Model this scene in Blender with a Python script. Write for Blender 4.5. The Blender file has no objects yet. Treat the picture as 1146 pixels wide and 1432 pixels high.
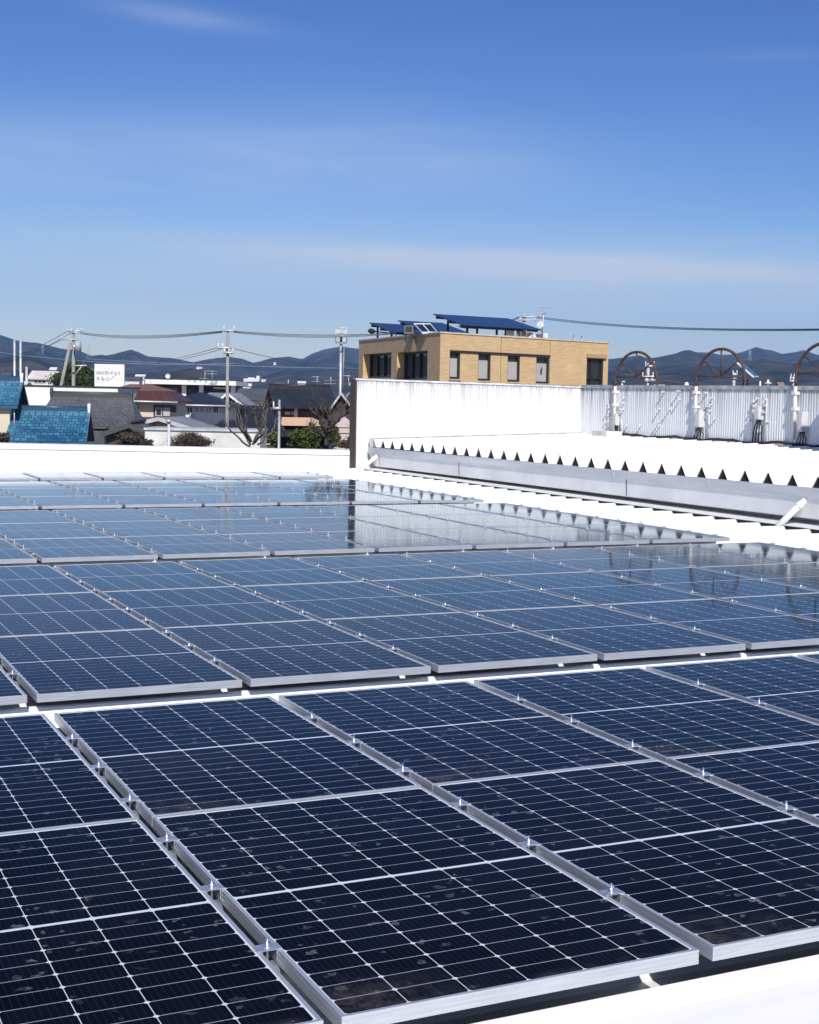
import bpy, bmesh, math, random
from mathutils import Vector, Matrix, noise
from mathutils.bvhtree import BVHTree
R = math.radians
sc = bpy.context.scene
col = sc.collection
rng = random.Random(7)

# ------------------------------------------------------------------ camera
FPX, YAW, PITCH, ROLL = 1981.11, .46341, .07819, .02075      # focal length in photo pixels, angles in radians
CAM = Vector((-1.22025, -6.54442, 1.46425))
PPX, PPY, PW, PH = 634.0, 716.0, 1146.0, 1432.0
_cy, _sy, _cp, _sp = math.cos(YAW), math.sin(YAW), math.cos(PITCH), math.sin(PITCH)
FW = Vector((_sy*_cp, _cy*_cp, -_sp)); _r = Vector((_cy, -_sy, 0)); _u = _r.cross(FW)
RT = math.cos(ROLL)*_r + math.sin(ROLL)*_u
UP = -math.sin(ROLL)*_r + math.cos(ROLL)*_u
cd = bpy.data.cameras.new('camera'); cam = bpy.data.objects.new('camera', cd); col.objects.link(cam)
cam.matrix_world = Matrix(((RT.x, UP.x, -FW.x, CAM.x), (RT.y, UP.y, -FW.y, CAM.y), (RT.z, UP.z, -FW.z, CAM.z), (0, 0, 0, 1)))
cd.sensor_fit = 'VERTICAL'; cd.sensor_height = 24; cd.lens = 24*FPX/PH
cd.shift_x = -(PPX-PW/2)/PH; cd.clip_start = .05; cd.clip_end = 30000
sc.camera = cam

# ------------------------------------------------------------------ sun, sky, exposure
SUNV = Vector((-.30, -1.0, .93)).normalized()                 # towards the sun
sd = bpy.data.lights.new('sun', 'SUN'); sd.energy = 4.0; sd.angle = R(.5); sd.color = (1, .955, .88)
so = bpy.data.objects.new('sun', sd); col.objects.link(so); so.rotation_euler = SUNV.to_track_quat('Z', 'Y').to_euler()
so.location = (0, 0, 30)
w = bpy.data.worlds.new('World'); sc.world = w; w.use_nodes = True
N, K = w.node_tree.nodes, w.node_tree.links
bg = N['Background']; bg.inputs['Strength'].default_value = .055
sky = N.new('ShaderNodeTexSky'); sky.sky_type = 'NISHITA'; sky.sun_disc = False
sky.sun_elevation = math.asin(SUNV.z); sky.sun_rotation = math.atan2(SUNV.x, SUNV.y)
sky.altitude = 50; sky.air_density = 1.0; sky.dust_density = .4; sky.ozone_density = 1.6
def wmath(op, a, b=None, c=None):
    n = N.new('ShaderNodeMath'); n.operation = op
    for i, v in enumerate((a, b, c)):
        if v is None: continue
        if isinstance(v, (int, float)): n.inputs[i].default_value = v
        else: K.new(v, n.inputs[i])
    return n.outputs[0]
tc = N.new('ShaderNodeTexCoord'); sp = N.new('ShaderNodeSeparateXYZ'); K.new(tc.outputs['Generated'], sp.inputs[0])
az = wmath('ARCTAN2', sp.outputs[0], sp.outputs[1]); el = wmath('ARCSINE', sp.outputs[2])
cmb = N.new('ShaderNodeCombineXYZ'); K.new(wmath('MULTIPLY', az, 5), cmb.inputs[0]); K.new(wmath('MULTIPLY', el, 38), cmb.inputs[1])
nz = N.new('ShaderNodeTexNoise'); nz.inputs['Scale'].default_value = 1.3; nz.inputs['Detail'].default_value = 7; nz.inputs['Roughness'].default_value = .6
nz.inputs['Distortion'].default_value = .5
K.new(cmb.outputs[0], nz.inputs['Vector'])
def streak(a0, e0, wa, we, tilt, amp):                         # a thin cirrus band in the sky dome
    da = wmath('SUBTRACT', az, a0)
    de = wmath('SUBTRACT', wmath('SUBTRACT', el, e0), wmath('MULTIPLY', da, tilt))
    g = wmath('ADD', wmath('POWER', wmath('ABSOLUTE', wmath('DIVIDE', da, wa)), 2), wmath('POWER', wmath('ABSOLUTE', wmath('DIVIDE', de, we)), 2))
    return wmath('MULTIPLY', wmath('EXPONENT', wmath('MULTIPLY', g, -1)), amp)
def rel(px): return YAW + math.atan((px-PPX)/FPX)
def elv(px, py): return math.atan((560.8+.0209*(px-634)-py)/FPX)
m = streak(rel(245), elv(245, 46), .055, .007, -.075, .16)
for a in ((rel(800), elv(800, 374), .22, .0075, -.03, .55), (rel(150), elv(150, 235), .24, .026, .02, .22), (rel(560), elv(560, 215), .12, .03, -.1, .10),
          (rel(1050), elv(1050, 100), .05, .004, 0, .06), (rel(950), elv(950, 400), .34, .026, 0, .34), (rel(300), elv(300, 400), .4, .042, 0, .32)):
    m = wmath('ADD', m, streak(*a))
m = wmath('MULTIPLY', m, wmath('ADD', wmath('MULTIPLY', nz.outputs[0], 2.2), .15))
mx = N.new('ShaderNodeMix'); mx.data_type = 'RGBA'; mx.clamp_factor = True
tint = N.new('ShaderNodeMix'); tint.data_type = 'RGBA'; tint.blend_type = 'MULTIPLY'; tint.inputs[0].default_value = 1
K.new(sky.outputs[0], tint.inputs[6]); tint.inputs[7].default_value = (.92, 1.12, 1.75, 1)      # the camera's cool white balance
sx_ = N.new('ShaderNodeSeparateColor'); K.new(tint.outputs[2], sx_.inputs[0]); cx_ = N.new('ShaderNodeCombineColor')
for i, (kk, pp) in enumerate(((2.55, 1.8), (1.56, 1.62), (.93, 1.3))):      # deeper blue overhead, as the phone rendered it
    K.new(wmath('MULTIPLY', wmath('POWER', wmath('MULTIPLY', sx_.outputs[i], .0677), pp), kk/.0677), cx_.inputs[i])
K.new(m, mx.inputs[0]); K.new(cx_.outputs[0], mx.inputs[6]); mx.inputs[7].default_value = (9.3, 10.5, 12.3, 1)
K.new(mx.outputs[2], bg.inputs['Color'])
sc.view_settings.view_transform = 'Standard'; sc.view_settings.look = 'None'
sc.view_settings.exposure = .3; sc.view_settings.gamma = 1
sc.cycles.max_bounces = 8; sc.cycles.volume_bounces = 1

# ------------------------------------------------------------------ helpers
def ray(px, py): return FW + RT*((px-PPX)/FPX) - UP*((py-PPY)/FPX)
def at(px, py, D): return CAM + ray(px, py)*D                  # a point D metres ahead of the camera
def proj(p):
    d = Vector(p)-CAM; z = d.dot(FW)
    return (PPX+FPX*d.dot(RT)/z, PPY-FPX*d.dot(UP)/z, z)
ZG = -6.2                                                      # street level below the roof
HR = Vector((_cy, -_sy, 0)); HF = Vector((_sy, _cy, 0))

class MB:
    def __init__(s): s.v = []; s.f = []; s.uv = []; s.sm = []
    def vert(s, p): s.v.append(tuple(p)); return len(s.v)-1
    def face(s, ps, uv=None, smooth=False):
        i = [s.vert(p) for p in ps]; s.f.append(i); s.uv.append(uv or [(0, 0)]*len(i)); s.sm.append(smooth)
    def poly(s, idx, smooth=False): s.f.append(list(idx)); s.uv.append([(0, 0)]*len(idx)); s.sm.append(smooth)
    def box(s, x0, x1, y0, y1, z0, z1, T=None):
        c = [(x, y, z) for x in (x0, x1) for y in (y0, y1) for z in (z0, z1)]
        if T: c = [T(*p) for p in c]
        b = len(s.v); s.v += [tuple(p) for p in c]
        for q in ((0, 1, 3, 2), (4, 6, 7, 5), (0, 4, 5, 1), (2, 3, 7, 6), (0, 2, 6, 4), (1, 5, 7, 3)):
            s.poly([b+k for k in q])
    def tube(s, pts, r0, r1=None, n=8, cap=True):
        pts = [Vector(p) for p in pts]; r1 = r0 if r1 is None else r1; rings = []
        a = None
        for i, p in enumerate(pts):
            t = (pts[min(i+1, len(pts)-1)]-pts[max(i-1, 0)]).normalized()
            if a is None: a = t.orthogonal().normalized()
            else: a = (a - t*a.dot(t)); a = a.normalized() if a.length > 1e-6 else t.orthogonal().normalized()
            b = t.cross(a); rr = r0+(r1-r0)*i/max(1, len(pts)-1)
            rings.append([s.vert(p+(a*math.cos(k*2*math.pi/n)+b*math.sin(k*2*math.pi/n))*rr) for k in range(n)])
        for A, B in zip(rings, rings[1:]):
            for k in range(n): s.poly((A[k], A[(k+1) % n], B[(k+1) % n], B[k]), True)
        if cap: s.poly(rings[0][::-1]); s.poly(rings[-1])
    def build(s, name, mat, parent=None, loc=None):
        me = bpy.data.meshes.new(name); me.from_pydata(s.v, [], s.f)
        ul = me.uv_layers.new(name='UVMap'); k = 0
        for u in s.uv:
            for c in u: ul.data[k].uv = c; k += 1
        me.polygons.foreach_set('use_smooth', s.sm)
        if mat: me.materials.append(mat)
        me.update()
        o = bpy.data.objects.new(name, me); col.objects.link(o)
        if parent: o.parent = parent
        if loc: o.location = loc
        bm = bmesh.new(); bm.from_mesh(me); bmesh.ops.remove_doubles(bm, verts=bm.verts, dist=1e-5)
        bmesh.ops.recalc_face_normals(bm, faces=bm.faces); bm.to_mesh(me); bm.free()
        return o
def tag(o, label=None, cat=None, group=None, kind=None):
    if label: o['label'] = label
    if cat: o['category'] = cat
    if group: o['group'] = group
    if kind: o['kind'] = kind
    return o
def empty(name, loc=(0, 0, 0), rz=0, label=None, cat=None, group=None):
    o = bpy.data.objects.new(name, None); col.objects.link(o); o.location = loc; o.rotation_euler = (0, 0, rz)
    o.empty_display_size = .2
    return tag(o, label, cat, group)
ORD = ['first', 'second', 'third', 'fourth', 'fifth', 'sixth', 'seventh', 'eighth', 'ninth', 'tenth', 'eleventh', 'twelfth']

# ------------------------------------------------------------------ materials
class Mat:
    def __init__(s, name, color=(.5, .5, .5), rough=.6, metal=0, spec=.5):
        s.m = bpy.data.materials.new(name); s.m.use_nodes = True
        s.n, s.l = s.m.node_tree.nodes, s.m.node_tree.links
        s.b = s.n['Principled BSDF']; s.col = color
        s.b.inputs['Base Color'].default_value = (*color, 1); s.b.inputs['Roughness'].default_value = rough
        s.b.inputs['Metallic'].default_value = metal; s.b.inputs['Specular IOR Level'].default_value = spec
        s.tc = s.n.new('ShaderNodeTexCoord'); s.cur = None
    def set(s, i, v, k):
        if isinstance(v, (int, float)): i.default_value = v
        elif isinstance(v, tuple): i.default_value = (*v, 1) if len(v) == 3 and k == 'c' else v
        else: s.l.new(v, i)
    def math(s, op, a, b=None, c=None, clamp=False):
        n = s.n.new('ShaderNodeMath'); n.operation = op; n.use_clamp = clamp
        for i, v in enumerate((a, b, c)):
            if v is not None: s.set(n.inputs[i], v, 'f')
        return n.outputs[0]
    def mapped(s, src='Object', scale=(1, 1, 1), loc=(0, 0, 0)):
        n = s.n.new('ShaderNodeMapping'); s.l.new(s.tc.outputs[src], n.inputs[0]); n.inputs['Scale'].default_value = scale
        n.inputs['Location'].default_value = loc
        return n.outputs[0]
    def noise(s, vec, scale, detail=4, rough=.55, dist=0):
        n = s.n.new('ShaderNodeTexNoise'); s.l.new(vec, n.inputs['Vector']); n.inputs['Scale'].default_value = scale
        n.inputs['Detail'].default_value = detail; n.inputs['Roughness'].default_value = rough; n.inputs['Distortion'].default_value = dist
        return n.outputs[0]
    def ramp(s, f, a, b, lo=0., hi=1.):
        n = s.n.new('ShaderNodeMapRange'); s.l.new(f, n.inputs[0]); n.inputs[1].default_value = a; n.inputs[2].default_value = b
        n.inputs[3].default_value = lo; n.inputs[4].default_value = hi
        return n.outputs[0]
    def mix(s, f, a, b):
        n = s.n.new('ShaderNodeMix'); n.data_type = 'RGBA'; n.clamp_factor = True
        s.set(n.inputs[0], f, 'f'); s.set(n.inputs[6], a, 'c'); s.set(n.inputs[7], b, 'c')
        return n.outputs[2]
    def color(s, v): s.cur = v; s.l.new(v, s.b.inputs['Base Color']); return s
    def rough(s, v): s.l.new(v, s.b.inputs['Roughness']); return s
    def bump(s, h, strength=.3, dist=.01):
        n = s.n.new('ShaderNodeBump'); s.l.new(h, n.inputs['Height']); n.inputs['Strength'].default_value = strength
        n.inputs['Distance'].default_value = dist; s.l.new(n.outputs[0], s.b.inputs['Normal']); return s
    def sep(s, v):
        n = s.n.new('ShaderNodeSeparateXYZ'); s.l.new(v, n.inputs[0]); return n.outputs
    def brick(s, vec, w, h, mortar, c1, c2, cm, offs=.5, bias=0):
        n = s.n.new('ShaderNodeTexBrick'); s.l.new(vec, n.inputs['Vector']); n.inputs['Scale'].default_value = 1
        n.inputs['Brick Width'].default_value = w; n.inputs['Row Height'].default_value = h; n.inputs['Mortar Size'].default_value = mortar
        n.inputs['Color1'].default_value = (*c1, 1); n.inputs['Color2'].default_value = (*c2, 1); n.inputs['Mortar'].default_value = (*cm, 1)
        n.offset = offs; n.inputs['Bias'].default_value = bias
        return n
def plain(name, color, rough=.6, metal=0, var=.18, scale=3., spec=.5):
    M = Mat(name, color, rough, metal, spec)
    n = M.noise(M.tc.outputs['Object'], scale, 5)
    M.color(M.mix(M.ramp(n, .3, .7), tuple(c*(1-var) for c in color), tuple(min(1, c*(1+var)) for c in color)))
    M.rough(M.ramp(n, .3, .7, max(.02, rough-.08), min(1, rough+.08)))
    return M.m
def tiles(name, c1, c2, cm, w=.27, h=.24, rough=.45):
    M = Mat(name, c1, rough)
    uv = M.tc.outputs['UV']
    b = M.brick(uv, w, h, .022, c1, c2, cm, .5)
    n = M.noise(uv, 1.1, 4)
    big = M.noise(uv, .35, 3)
    d = M.mix(M.ramp(n, .62, .75, 0, .55), b.outputs[0], tuple(c*.35 for c in c1))
    M.color(M.mix(M.ramp(big, .35, .7, 0, .35), d, tuple(min(1, c*1.7+.02) for c in c2)))
    s = M.sep(uv)
    wv = M.math('SINE', M.math('MULTIPLY', s[0], 2*math.pi/w))
    saw = M.math('FRACT', M.math('DIVIDE', s[1], h))
    M.bump(M.math('ADD', M.math('MULTIPLY', wv, .5), M.math('MULTIPLY', saw, -1.)), .8, .035)
    return M.m
def corrugated_white(name, base=(.8, .8, .8), streak=.5, ztop=1.9, reach=.5):
    M = Mat(name, base, .5, 0, .4)
    o = M.tc.outputs['Object']; s = M.sep(o)
    st = M.noise(M.mapped('Object', (3.2, 3.2, .10)), 3.0, 6, .65)
    st2 = M.noise(M.mapped('Object', (9, 9, .35)), 2.0, 4, .6)
    top = M.math('POWER', M.ramp(s[2], ztop-reach*2.2, ztop, 0, 1), 2.2)
    f = M.math('MULTIPLY', M.math('MULTIPLY', M.ramp(st, .42, .68), M.math('ADD', top, .10)), streak)
    f = M.math('ADD', f, M.math('MULTIPLY', M.math('MULTIPLY', M.ramp(st2, .5, .75), top), streak*.6), clamp=True)
    c = M.mix(f, base, (.21, .22, .22))
    rim = M.math('MULTIPLY', M.ramp(s[2], ztop-.14, ztop-.02), M.ramp(st2, .35, .6))
    c = M.mix(M.math('MULTIPLY', rim, streak*.8), c, (.13, .14, .13))
    M.color(c)
    return M.m

# white paint of the folded roof
M = Mat('white_roof_paint', (.76, .76, .75), .42, 0, .4)
o_ = M.tc.outputs['Object']
dn = M.noise(M.mapped('Object', (.35, 2.6, 2)), 1.9, 7, .66); d2 = M.noise(o_, 14, 4)
c_ = M.mix(M.ramp(dn, .5, .78, 0, .35), (.76, .76, .75), (.46, .46, .44))
M.color(M.mix(M.ramp(d2, .66, .8, 0, .25), c_, (.5, .48, .44)))
M.bump(M.noise(o_, 5, 3), .08, .01)
MAT_ROOF = M.m
M = Mat('parapet_paint', (.8, .8, .79), .55, 0, .4)
dn = M.noise(M.mapped('Object', (1.2, 1.2, .25)), 2, 6, .65)
d2 = M.noise(M.mapped('Object', (5, 5, .5)), 2.5, 5, .65)
c_ = M.mix(M.ramp(dn, .50, .76, 0, .42), (.79, .79, .78), (.48, .48, .46))
M.color(M.mix(M.ramp(d2, .60, .78, 0, .35), c_, (.42, .41, .38)))
MAT_PARAPET = M.m
MAT_WALL_A = corrugated_white('white_siding', (.77, .77, .765), .6, 1.9, .5)
MAT_WALL_B = corrugated_white('weathered_siding', (.80, .81, .82), .95, 1.86, .5)
M = Mat('gutter_steel', (.42, .44, .46), .45, .35)
n1 = M.noise(M.mapped('Object', (2, .35, 3)), 1.5, 5, .6); n2 = M.noise(M.mapped('Object', (6, 3, .4)), 2, 4)
c_ = M.mix(M.ramp(n1, .35, .7), (.66, .68, .71), (.52, .54, .57))
M.color(M.mix(M.ramp(n2, .6, .8, 0, .35), c_, (.27, .26, .24))); M.rough(M.ramp(n1, .3, .7, .38, .55))
MAT_GUTTER = M.m
MAT_GUTTERFACE = plain('gutter_face_steel', (.80, .80, .79), .5, .2, .12, 1.3)
MAT_DARK = plain('dark_rubber', (.02, .022, .02), .8, 0, .3, 8)
MAT_TOOTH = plain('closure_foam_and_shade', (.016, .018, .014), .9, 0, .4, 20)  # rib-end foam; also paints the valley shade under the apron
MAT_BROWN = plain('brown_flashing', (.075, .045, .04), .5, 0, .2, 2)
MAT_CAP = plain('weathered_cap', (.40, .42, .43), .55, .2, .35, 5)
MAT_RUST = plain('rusty_pipe', (.085, .048, .04), .8, .1, .45, 14)
MAT_WHITE = plain('white_enamel', (.8, .8, .79), .45, 0, .06, 5)
MAT_CREAMPIPE = plain('cream_painted_pipe', (.76, .72, .66), .5, 0, .12, 9)
MAT_BOX = plain('pale_box_plastic', (.60, .61, .60), .5, 0, .08, 6)
MAT_CABLE = plain('black_cable', (.02, .02, .022), .6, 0, .2, 8)
MAT_STEEL = plain('galvanised_steel', (.62, .65, .68), .34, .75, .12, 40)
MAT_BOLT = plain('bright_bolt', (.80, .82, .84), .22, .9, .05, 30)
# anodised panel frame
M = Mat('anodised_frame', (.66, .68, .70), .38, .62)
n1 = M.noise(M.mapped('Object', (2, 2, 60)), 3, 4)
M.color(M.mix(M.ramp(n1, .35, .7), (.56, .58, .61), (.66, .68, .71))); M.rough(M.ramp(n1, .3, .7, .34, .48))
MAT_FRAME = M.m
# solar glass: half-cut cells, hair-thin gaps, water marks and dirt gathered at the low corner
PWD, PLN = 1.038, 1.755
M = Mat('solar_glass', (.01, .012, .03), .07, 0, .5); M.b.inputs['IOR'].default_value = 1.13; M.b.inputs['Specular Tint'].default_value = (.80, .91, 1, 1)
ob = M.tc.outputs['Object']; s = M.sep(ob)
mg, mid = .0148, .015
cx = (PWD-2*mg)/6; chy = (PLN-2*mg-mid)/20
u = M.math('DIVIDE', M.math('SUBTRACT', s[0], mg), cx)
yy = M.math('SUBTRACT', s[1], mg)
half = M.math('GREATER_THAN', s[1], PLN/2)
v = M.math('DIVIDE', M.math('SUBTRACT', yy, M.math('MULTIPLY', half, mid)), chy)
def edge(t, pitch):                                            # distance to the nearest cell border, metres
    fr = M.math('FRACT', t)
    return M.math('MULTIPLY', M.math('MINIMUM', fr, M.math('SUBTRACT', 1., fr)), pitch)
eu, ev = edge(u, cx), edge(v, chy)
lu = M.math('LESS_THAN', eu, .0012); lv = M.math('LESS_THAN', ev, .0008)
cham = M.math('LESS_THAN', M.math('ADD', eu, ev), .0095)
midl = M.math('LESS_THAN', M.math('ABSOLUTE', M.math('SUBTRACT', s[1], PLN/2)), mid/2)
bx = M.math('MINIMUM', s[0], M.math('SUBTRACT', PWD, s[0])); by = M.math('MINIMUM', s[1], M.math('SUBTRACT', PLN, s[1]))
brd = M.math('LESS_THAN', M.math('MINIMUM', bx, by), mg)
line = M.math('MAXIMUM', M.math('MAXIMUM', M.math('MAXIMUM', lu, lv), cham), M.math('MAXIMUM', midl, brd))
bus = M.math('LESS_THAN', edge(M.math('MULTIPLY', u, 9), cx/9), .00045)
oi = M.n.new('ShaderNodeObjectInfo')
rv = M.n.new('ShaderNodeCombineXYZ'); M.l.new(M.math('MULTIPLY', oi.outputs['Random'], 37), rv.inputs[0]); M.l.new(M.math('MULTIPLY', oi.outputs['Random'], 91), rv.inputs[1])
va = M.n.new('ShaderNodeVectorMath'); va.operation = 'ADD'; M.l.new(ob, va.inputs[0]); M.l.new(rv.outputs[0], va.inputs[1])
pv = va.outputs[0]
cellc = M.n.new('ShaderNodeTexWhiteNoise'); fl = M.n.new('ShaderNodeCombineXYZ')
M.l.new(M.math('FLOOR', u), fl.inputs[0]); M.l.new(M.math('FLOOR', M.math('MULTIPLY', v, .5)), fl.inputs[1]); M.l.new(oi.outputs['Random'], fl.inputs[2]); M.l.new(fl.outputs[0], cellc.inputs[0])
cell = M.mix(cellc.outputs[0], (.0018, .0022, .0050), (.0034, .0042, .0090))
cell = M.mix(M.math('MULTIPLY', bus, .30), cell, (.06, .065, .085))
tv = M.ramp(oi.outputs['Random'], 0, 1, .75, 1.45); vm = M.n.new('ShaderNodeVectorMath'); vm.operation = 'SCALE'; M.l.new(cell, vm.inputs[0]); M.l.new(tv, vm.inputs['Scale'])
c_ = M.mix(line, vm.outputs[0], (.62, .65, .70))
# water marks: thin curls, in drifts
vo = M.n.new('ShaderNodeTexVoronoi'); vo.feature = 'F1'; vo.inputs['Scale'].default_value = 17; vo.inputs['Randomness'].default_value = 1
wp = M.n.new('ShaderNodeVectorMath'); wp.operation = 'ADD'; wn = M.n.new('ShaderNodeTexNoise'); wn.inputs['Scale'].default_value = 30; wn.inputs['Detail'].default_value = 2
M.l.new(pv, wn.inputs['Vector']); wsc = M.n.new('ShaderNodeVectorMath'); wsc.operation = 'SCALE'; M.l.new(wn.outputs[1], wsc.inputs[0]); wsc.inputs['Scale'].default_value = .065
M.l.new(pv, wp.inputs[0]); M.l.new(wsc.outputs[0], wp.inputs[1]); M.l.new(wp.outputs[0], vo.inputs['Vector'])
ringd = M.math('ABSOLUTE', M.math('SUBTRACT', vo.outputs['Distance'], .20))
ring = M.ramp(ringd, .0, .07, 1, 0)
pick = M.math('GREATER_THAN', M.sep(vo.outputs['Color'])[0], .52)
blot = M.ramp(vo.outputs['Distance'], .10, .26, .7, 0)
drift = M.ramp(M.noise(pv, 2.6, 3), .40, .62)
fine = M.ramp(M.noise(pv, 75, 3, .6), .52, .68)
mark = M.math('MULTIPLY', M.math('MULTIPLY', M.math('ADD', M.math('MULTIPLY', ring, .6), blot), pick), M.math('MULTIPLY', drift, M.math('ADD', M.math('MULTIPLY', fine, .9), .3)))
c_ = M.mix(M.math('MULTIPLY', mark, 1.2, clamp=True), c_, (.25, .26, .30))
film = M.ramp(M.noise(pv, 1.4, 5, .6), .45, .75)
c_ = M.mix(M.math('MULTIPLY', film, .006), c_, (.45, .45, .45))
# silt left where rain stands: low corner and low edge
dc = M.math('SQRT', M.math('ADD', M.math('POWER', M.math('MULTIPLY', s[0], .9), 2), M.math('POWER', M.math('MULTIPLY', s[1], 1.5), 2)))
silt = M.math('MULTIPLY', M.ramp(dc, .05, .42, 1, 0), M.ramp(M.noise(pv, 16, 6, .7, .6), .38, .66))
lowe = M.math('MULTIPLY', M.ramp(s[1], .012, .055, 1, 0), M.ramp(M.noise(pv, 7, 4), .48, .66))
sf = M.math('MULTIPLY', M.math('MAXIMUM', M.math('POWER', silt, 1.3), M.math('MULTIPLY', lowe, .7)), .75)
c_ = M.mix(M.math('MULTIPLY', sf, .42), c_, (.22, .185, .15))
M.color(c_)
rgh = M.math('ADD', M.math('ADD', M.ramp(M.noise(pv, 3, 4), .3, .7, .04, .075), M.math('MULTIPLY', mark, .35)), M.math('MULTIPLY', sf, .7))
# anti-reflection coated glass: weak mirror from above, strong at grazing angles
M.b.inputs['Specular IOR Level'].default_value = 0; M.b.inputs['Roughness'].default_value = .7
fr_ = M.n.new('ShaderNodeFresnel'); fr_.inputs['IOR'].default_value = 1.3
gl = M.n.new('ShaderNodeBsdfGlossy'); gl.inputs['Color'].default_value = (.86, .94, 1, 1); M.l.new(rgh, gl.inputs['Roughness'])
ms = M.n.new('ShaderNodeMixShader'); M.l.new(M.math('MULTIPLY', M.math('POWER', fr_.outputs[0], 1.8), 1.55, clamp=True), ms.inputs[0])
M.l.new(M.b.outputs[0], ms.inputs[1]); M.l.new(gl.outputs[0], ms.inputs[2]); M.l.new(ms.outputs[0], M.n['Material Output'].inputs['Surface'])
MAT_GLASS = M.m

# ------------------------------------------------------------------ the lower roof under the panels
PITCH_RIB = .505; RIB0 = .014; CL0 = -.018; ZT, ZV = -.078, -.248
def rib_profile(y0, y1, phase, zt, zv, pitch=PITCH_RIB, top=.02, foot=.13):
    out = []
    n0 = math.ceil((y0-phase)/pitch); n1 = math.floor((y1-phase)/pitch)
    out.append((y0, zv))
    for n in range(n0, n1+1):
        c = phase+n*pitch
        for dy, z in ((-foot, zv), (-top-.012, zt-.03), (-top, zt-.006), (-top*.5, zt), (top*.5, zt), (top, zt-.006), (top+.012, zt-.03), (foot, zv)):
            if y0 < c+dy < y1: out.append((c+dy, z))
    out.append((y1, zv)); return out
low = empty('factory_building', (0, 0, ZG), 0, 'white factory building whose ribbed metal roof carries the big solar array', 'building')
def child(mb, name, mat, parent, label=None):
    o = mb.build(name, mat, parent); o.matrix_parent_inverse = Matrix.Translation(-Vector(parent.location)); 
    if label: o['label'] = label
    return o
mb = MB(); XL, XR = -9.0, 11.75
prof = rib_profile(-3.3, 25.6, RIB0, ZT, ZV)
front = [(-9.5, -.30), (-4.05, -.205), (-3.80, -.165), (-3.76, -.160), (-3.56, -.128), (-3.50, -.108), (-3.475, -.103), (-3.468, -.108), (-3.466, ZV)]
prof = front + prof
xs = [XL+(XR-XL)*i/12 for i in range(13)]
for (a, b) in zip(prof, prof[1:]):
    for x0, x1 in zip(xs, xs[1:]):
        mb.face([(x0, a[0], a[1]), (x1, a[0], a[1]), (x1, b[0], b[1]), (x0, b[0], b[1])])
child(mb, 'roof', MAT_ROOF, low)
# parapet along the back, a little askew to the ribs
P0, P1 = Vector((10.62, 22.30, 0)), Vector((-9.0, 24.94, 0))
dv = (P1-P0).normalized(); nv = Vector((-dv.y, dv.x, 0)); nv = nv if nv.y > 0 else -nv
mb = MB(); L = (P1-P0).length
for i in range(10):
    a0, a1 = L*i/10, L*(i+1)/10
    def W(a, d, z): p = P0+dv*a+nv*d; return (p.x, p.y, z)
    za0, za1 = .332+.0112*a0, .332+.0112*a1
    pr_ = [(0, ZV-.02), (-.06, -.10), (-.055, -.085), (0, -.06)]
    for (d0, q0), (d1, q1) in zip(pr_, pr_[1:]):
        mb.face([W(a0, d0, q0), W(a1, d0, q0), W(a1, d1, q1), W(a0, d1, q1)])
    mb.face([W(a0, 0, -.06), W(a1, 0, -.06), W(a1, 0, za1-.1), W(a0, 0, za0-.1)])
    mb.face([W(a0, 0, za0-.1), W(a1, 0, za1-.1), W(a1, -.025, za1-.1), W(a0, -.025, za0-.1)])
    mb.face([W(a0, -.025, za0-.1), W(a1, -.025, za1-.1), W(a1, -.025, za1), W(a0, -.025, za0)])
    mb.face([W(a0, -.025, za0), W(a1, -.025, za1), W(a1, .3, za1+.01), W(a0, .3, za0+.01)])
    mb.face([W(a0, .3, za0+.01), W(a1, .3, za1+.01), W(a1, .3, ZG), W(a0, .3, ZG)])
for a in (0, L):
    mb.face([W(a, 0, ZV-.02), W(a, -.025, .23+.0112*a), W(a, -.025, .332+.0112*a), W(a, .3, .342+.0112*a), W(a, .3, ZG)])
child(mb, 'parapet', MAT_PARAPET, low)
for a in (1.2, 4.0, 7.6, 11.3, 15.0):
    mb = MB(); za = .332+.0112*a; mb.box(a-.05, a+.05, -.029, .3, za-.098, za+.014, T=lambda x, y, z: W(x, y, z)); child(mb, 'coping_joint', MAT_PARAPET, low)
for a in (4.0, 11.3):
    mb = MB(); mb.box(a-.012, a+.012, -.016, .0, -.05, .22+.0112*a, T=lambda x, y, z: W(x, y, z))
    child(mb, 'joint_seal', plain('joint_seal', (.6, .6, .58), .7), low)
mb = MB(); mb.box(-9, 10.6, -9.5, 22, -1.2, -.6)
mb.box(-9, 10.6, -9.5, -9.3, ZG, -.3)
child(mb, 'wall', MAT_PARAPET, low)

# ------------------------------------------------------------------ solar panels
GAPX = .0465; PX = PWD+GAPX; GY = .010
mb = MB()
prof = [(0, -.040), (0, -.0265), (.0012, -.026), (.0012, -.0245), (0, -.024), (0, -.011), (.0012, -.0105), (.0012, -.009), (0, -.0085), (0, -.0008), (.0008, 0), (.0105, 0), (.0112, -.0006), (.0112, -.004)]
def ringpt(k, ins, z):
    return [(ins, ins, z), (PWD-ins, ins, z), (PWD-ins, PLN-ins, z), (ins, PLN-ins, z)][k]
for (i0, z0), (i1, z1) in zip(prof, prof[1:]):
    for k in range(4):
        mb.face([ringpt(k, i0, z0), ringpt((k+1) % 4, i0, z0), ringpt((k+1) % 4, i1, z1), ringpt(k, i1, z1)])
for k in range(4):
    mb.face([ringpt(k, 0, -.04), ringpt((k+1) % 4, 0, -.04), ringpt((k+1) % 4, .03, -.04), ringpt(k, .03, -.04)])
frame0 = mb.build('frame', MAT_FRAME)
mb = MB(); g = .0108
mb.face([(g, g, -.0028), (PWD-g, g, -.0028), (PWD-g, PLN-g, -.0028), (g, PLN-g, -.0028)])
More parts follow.
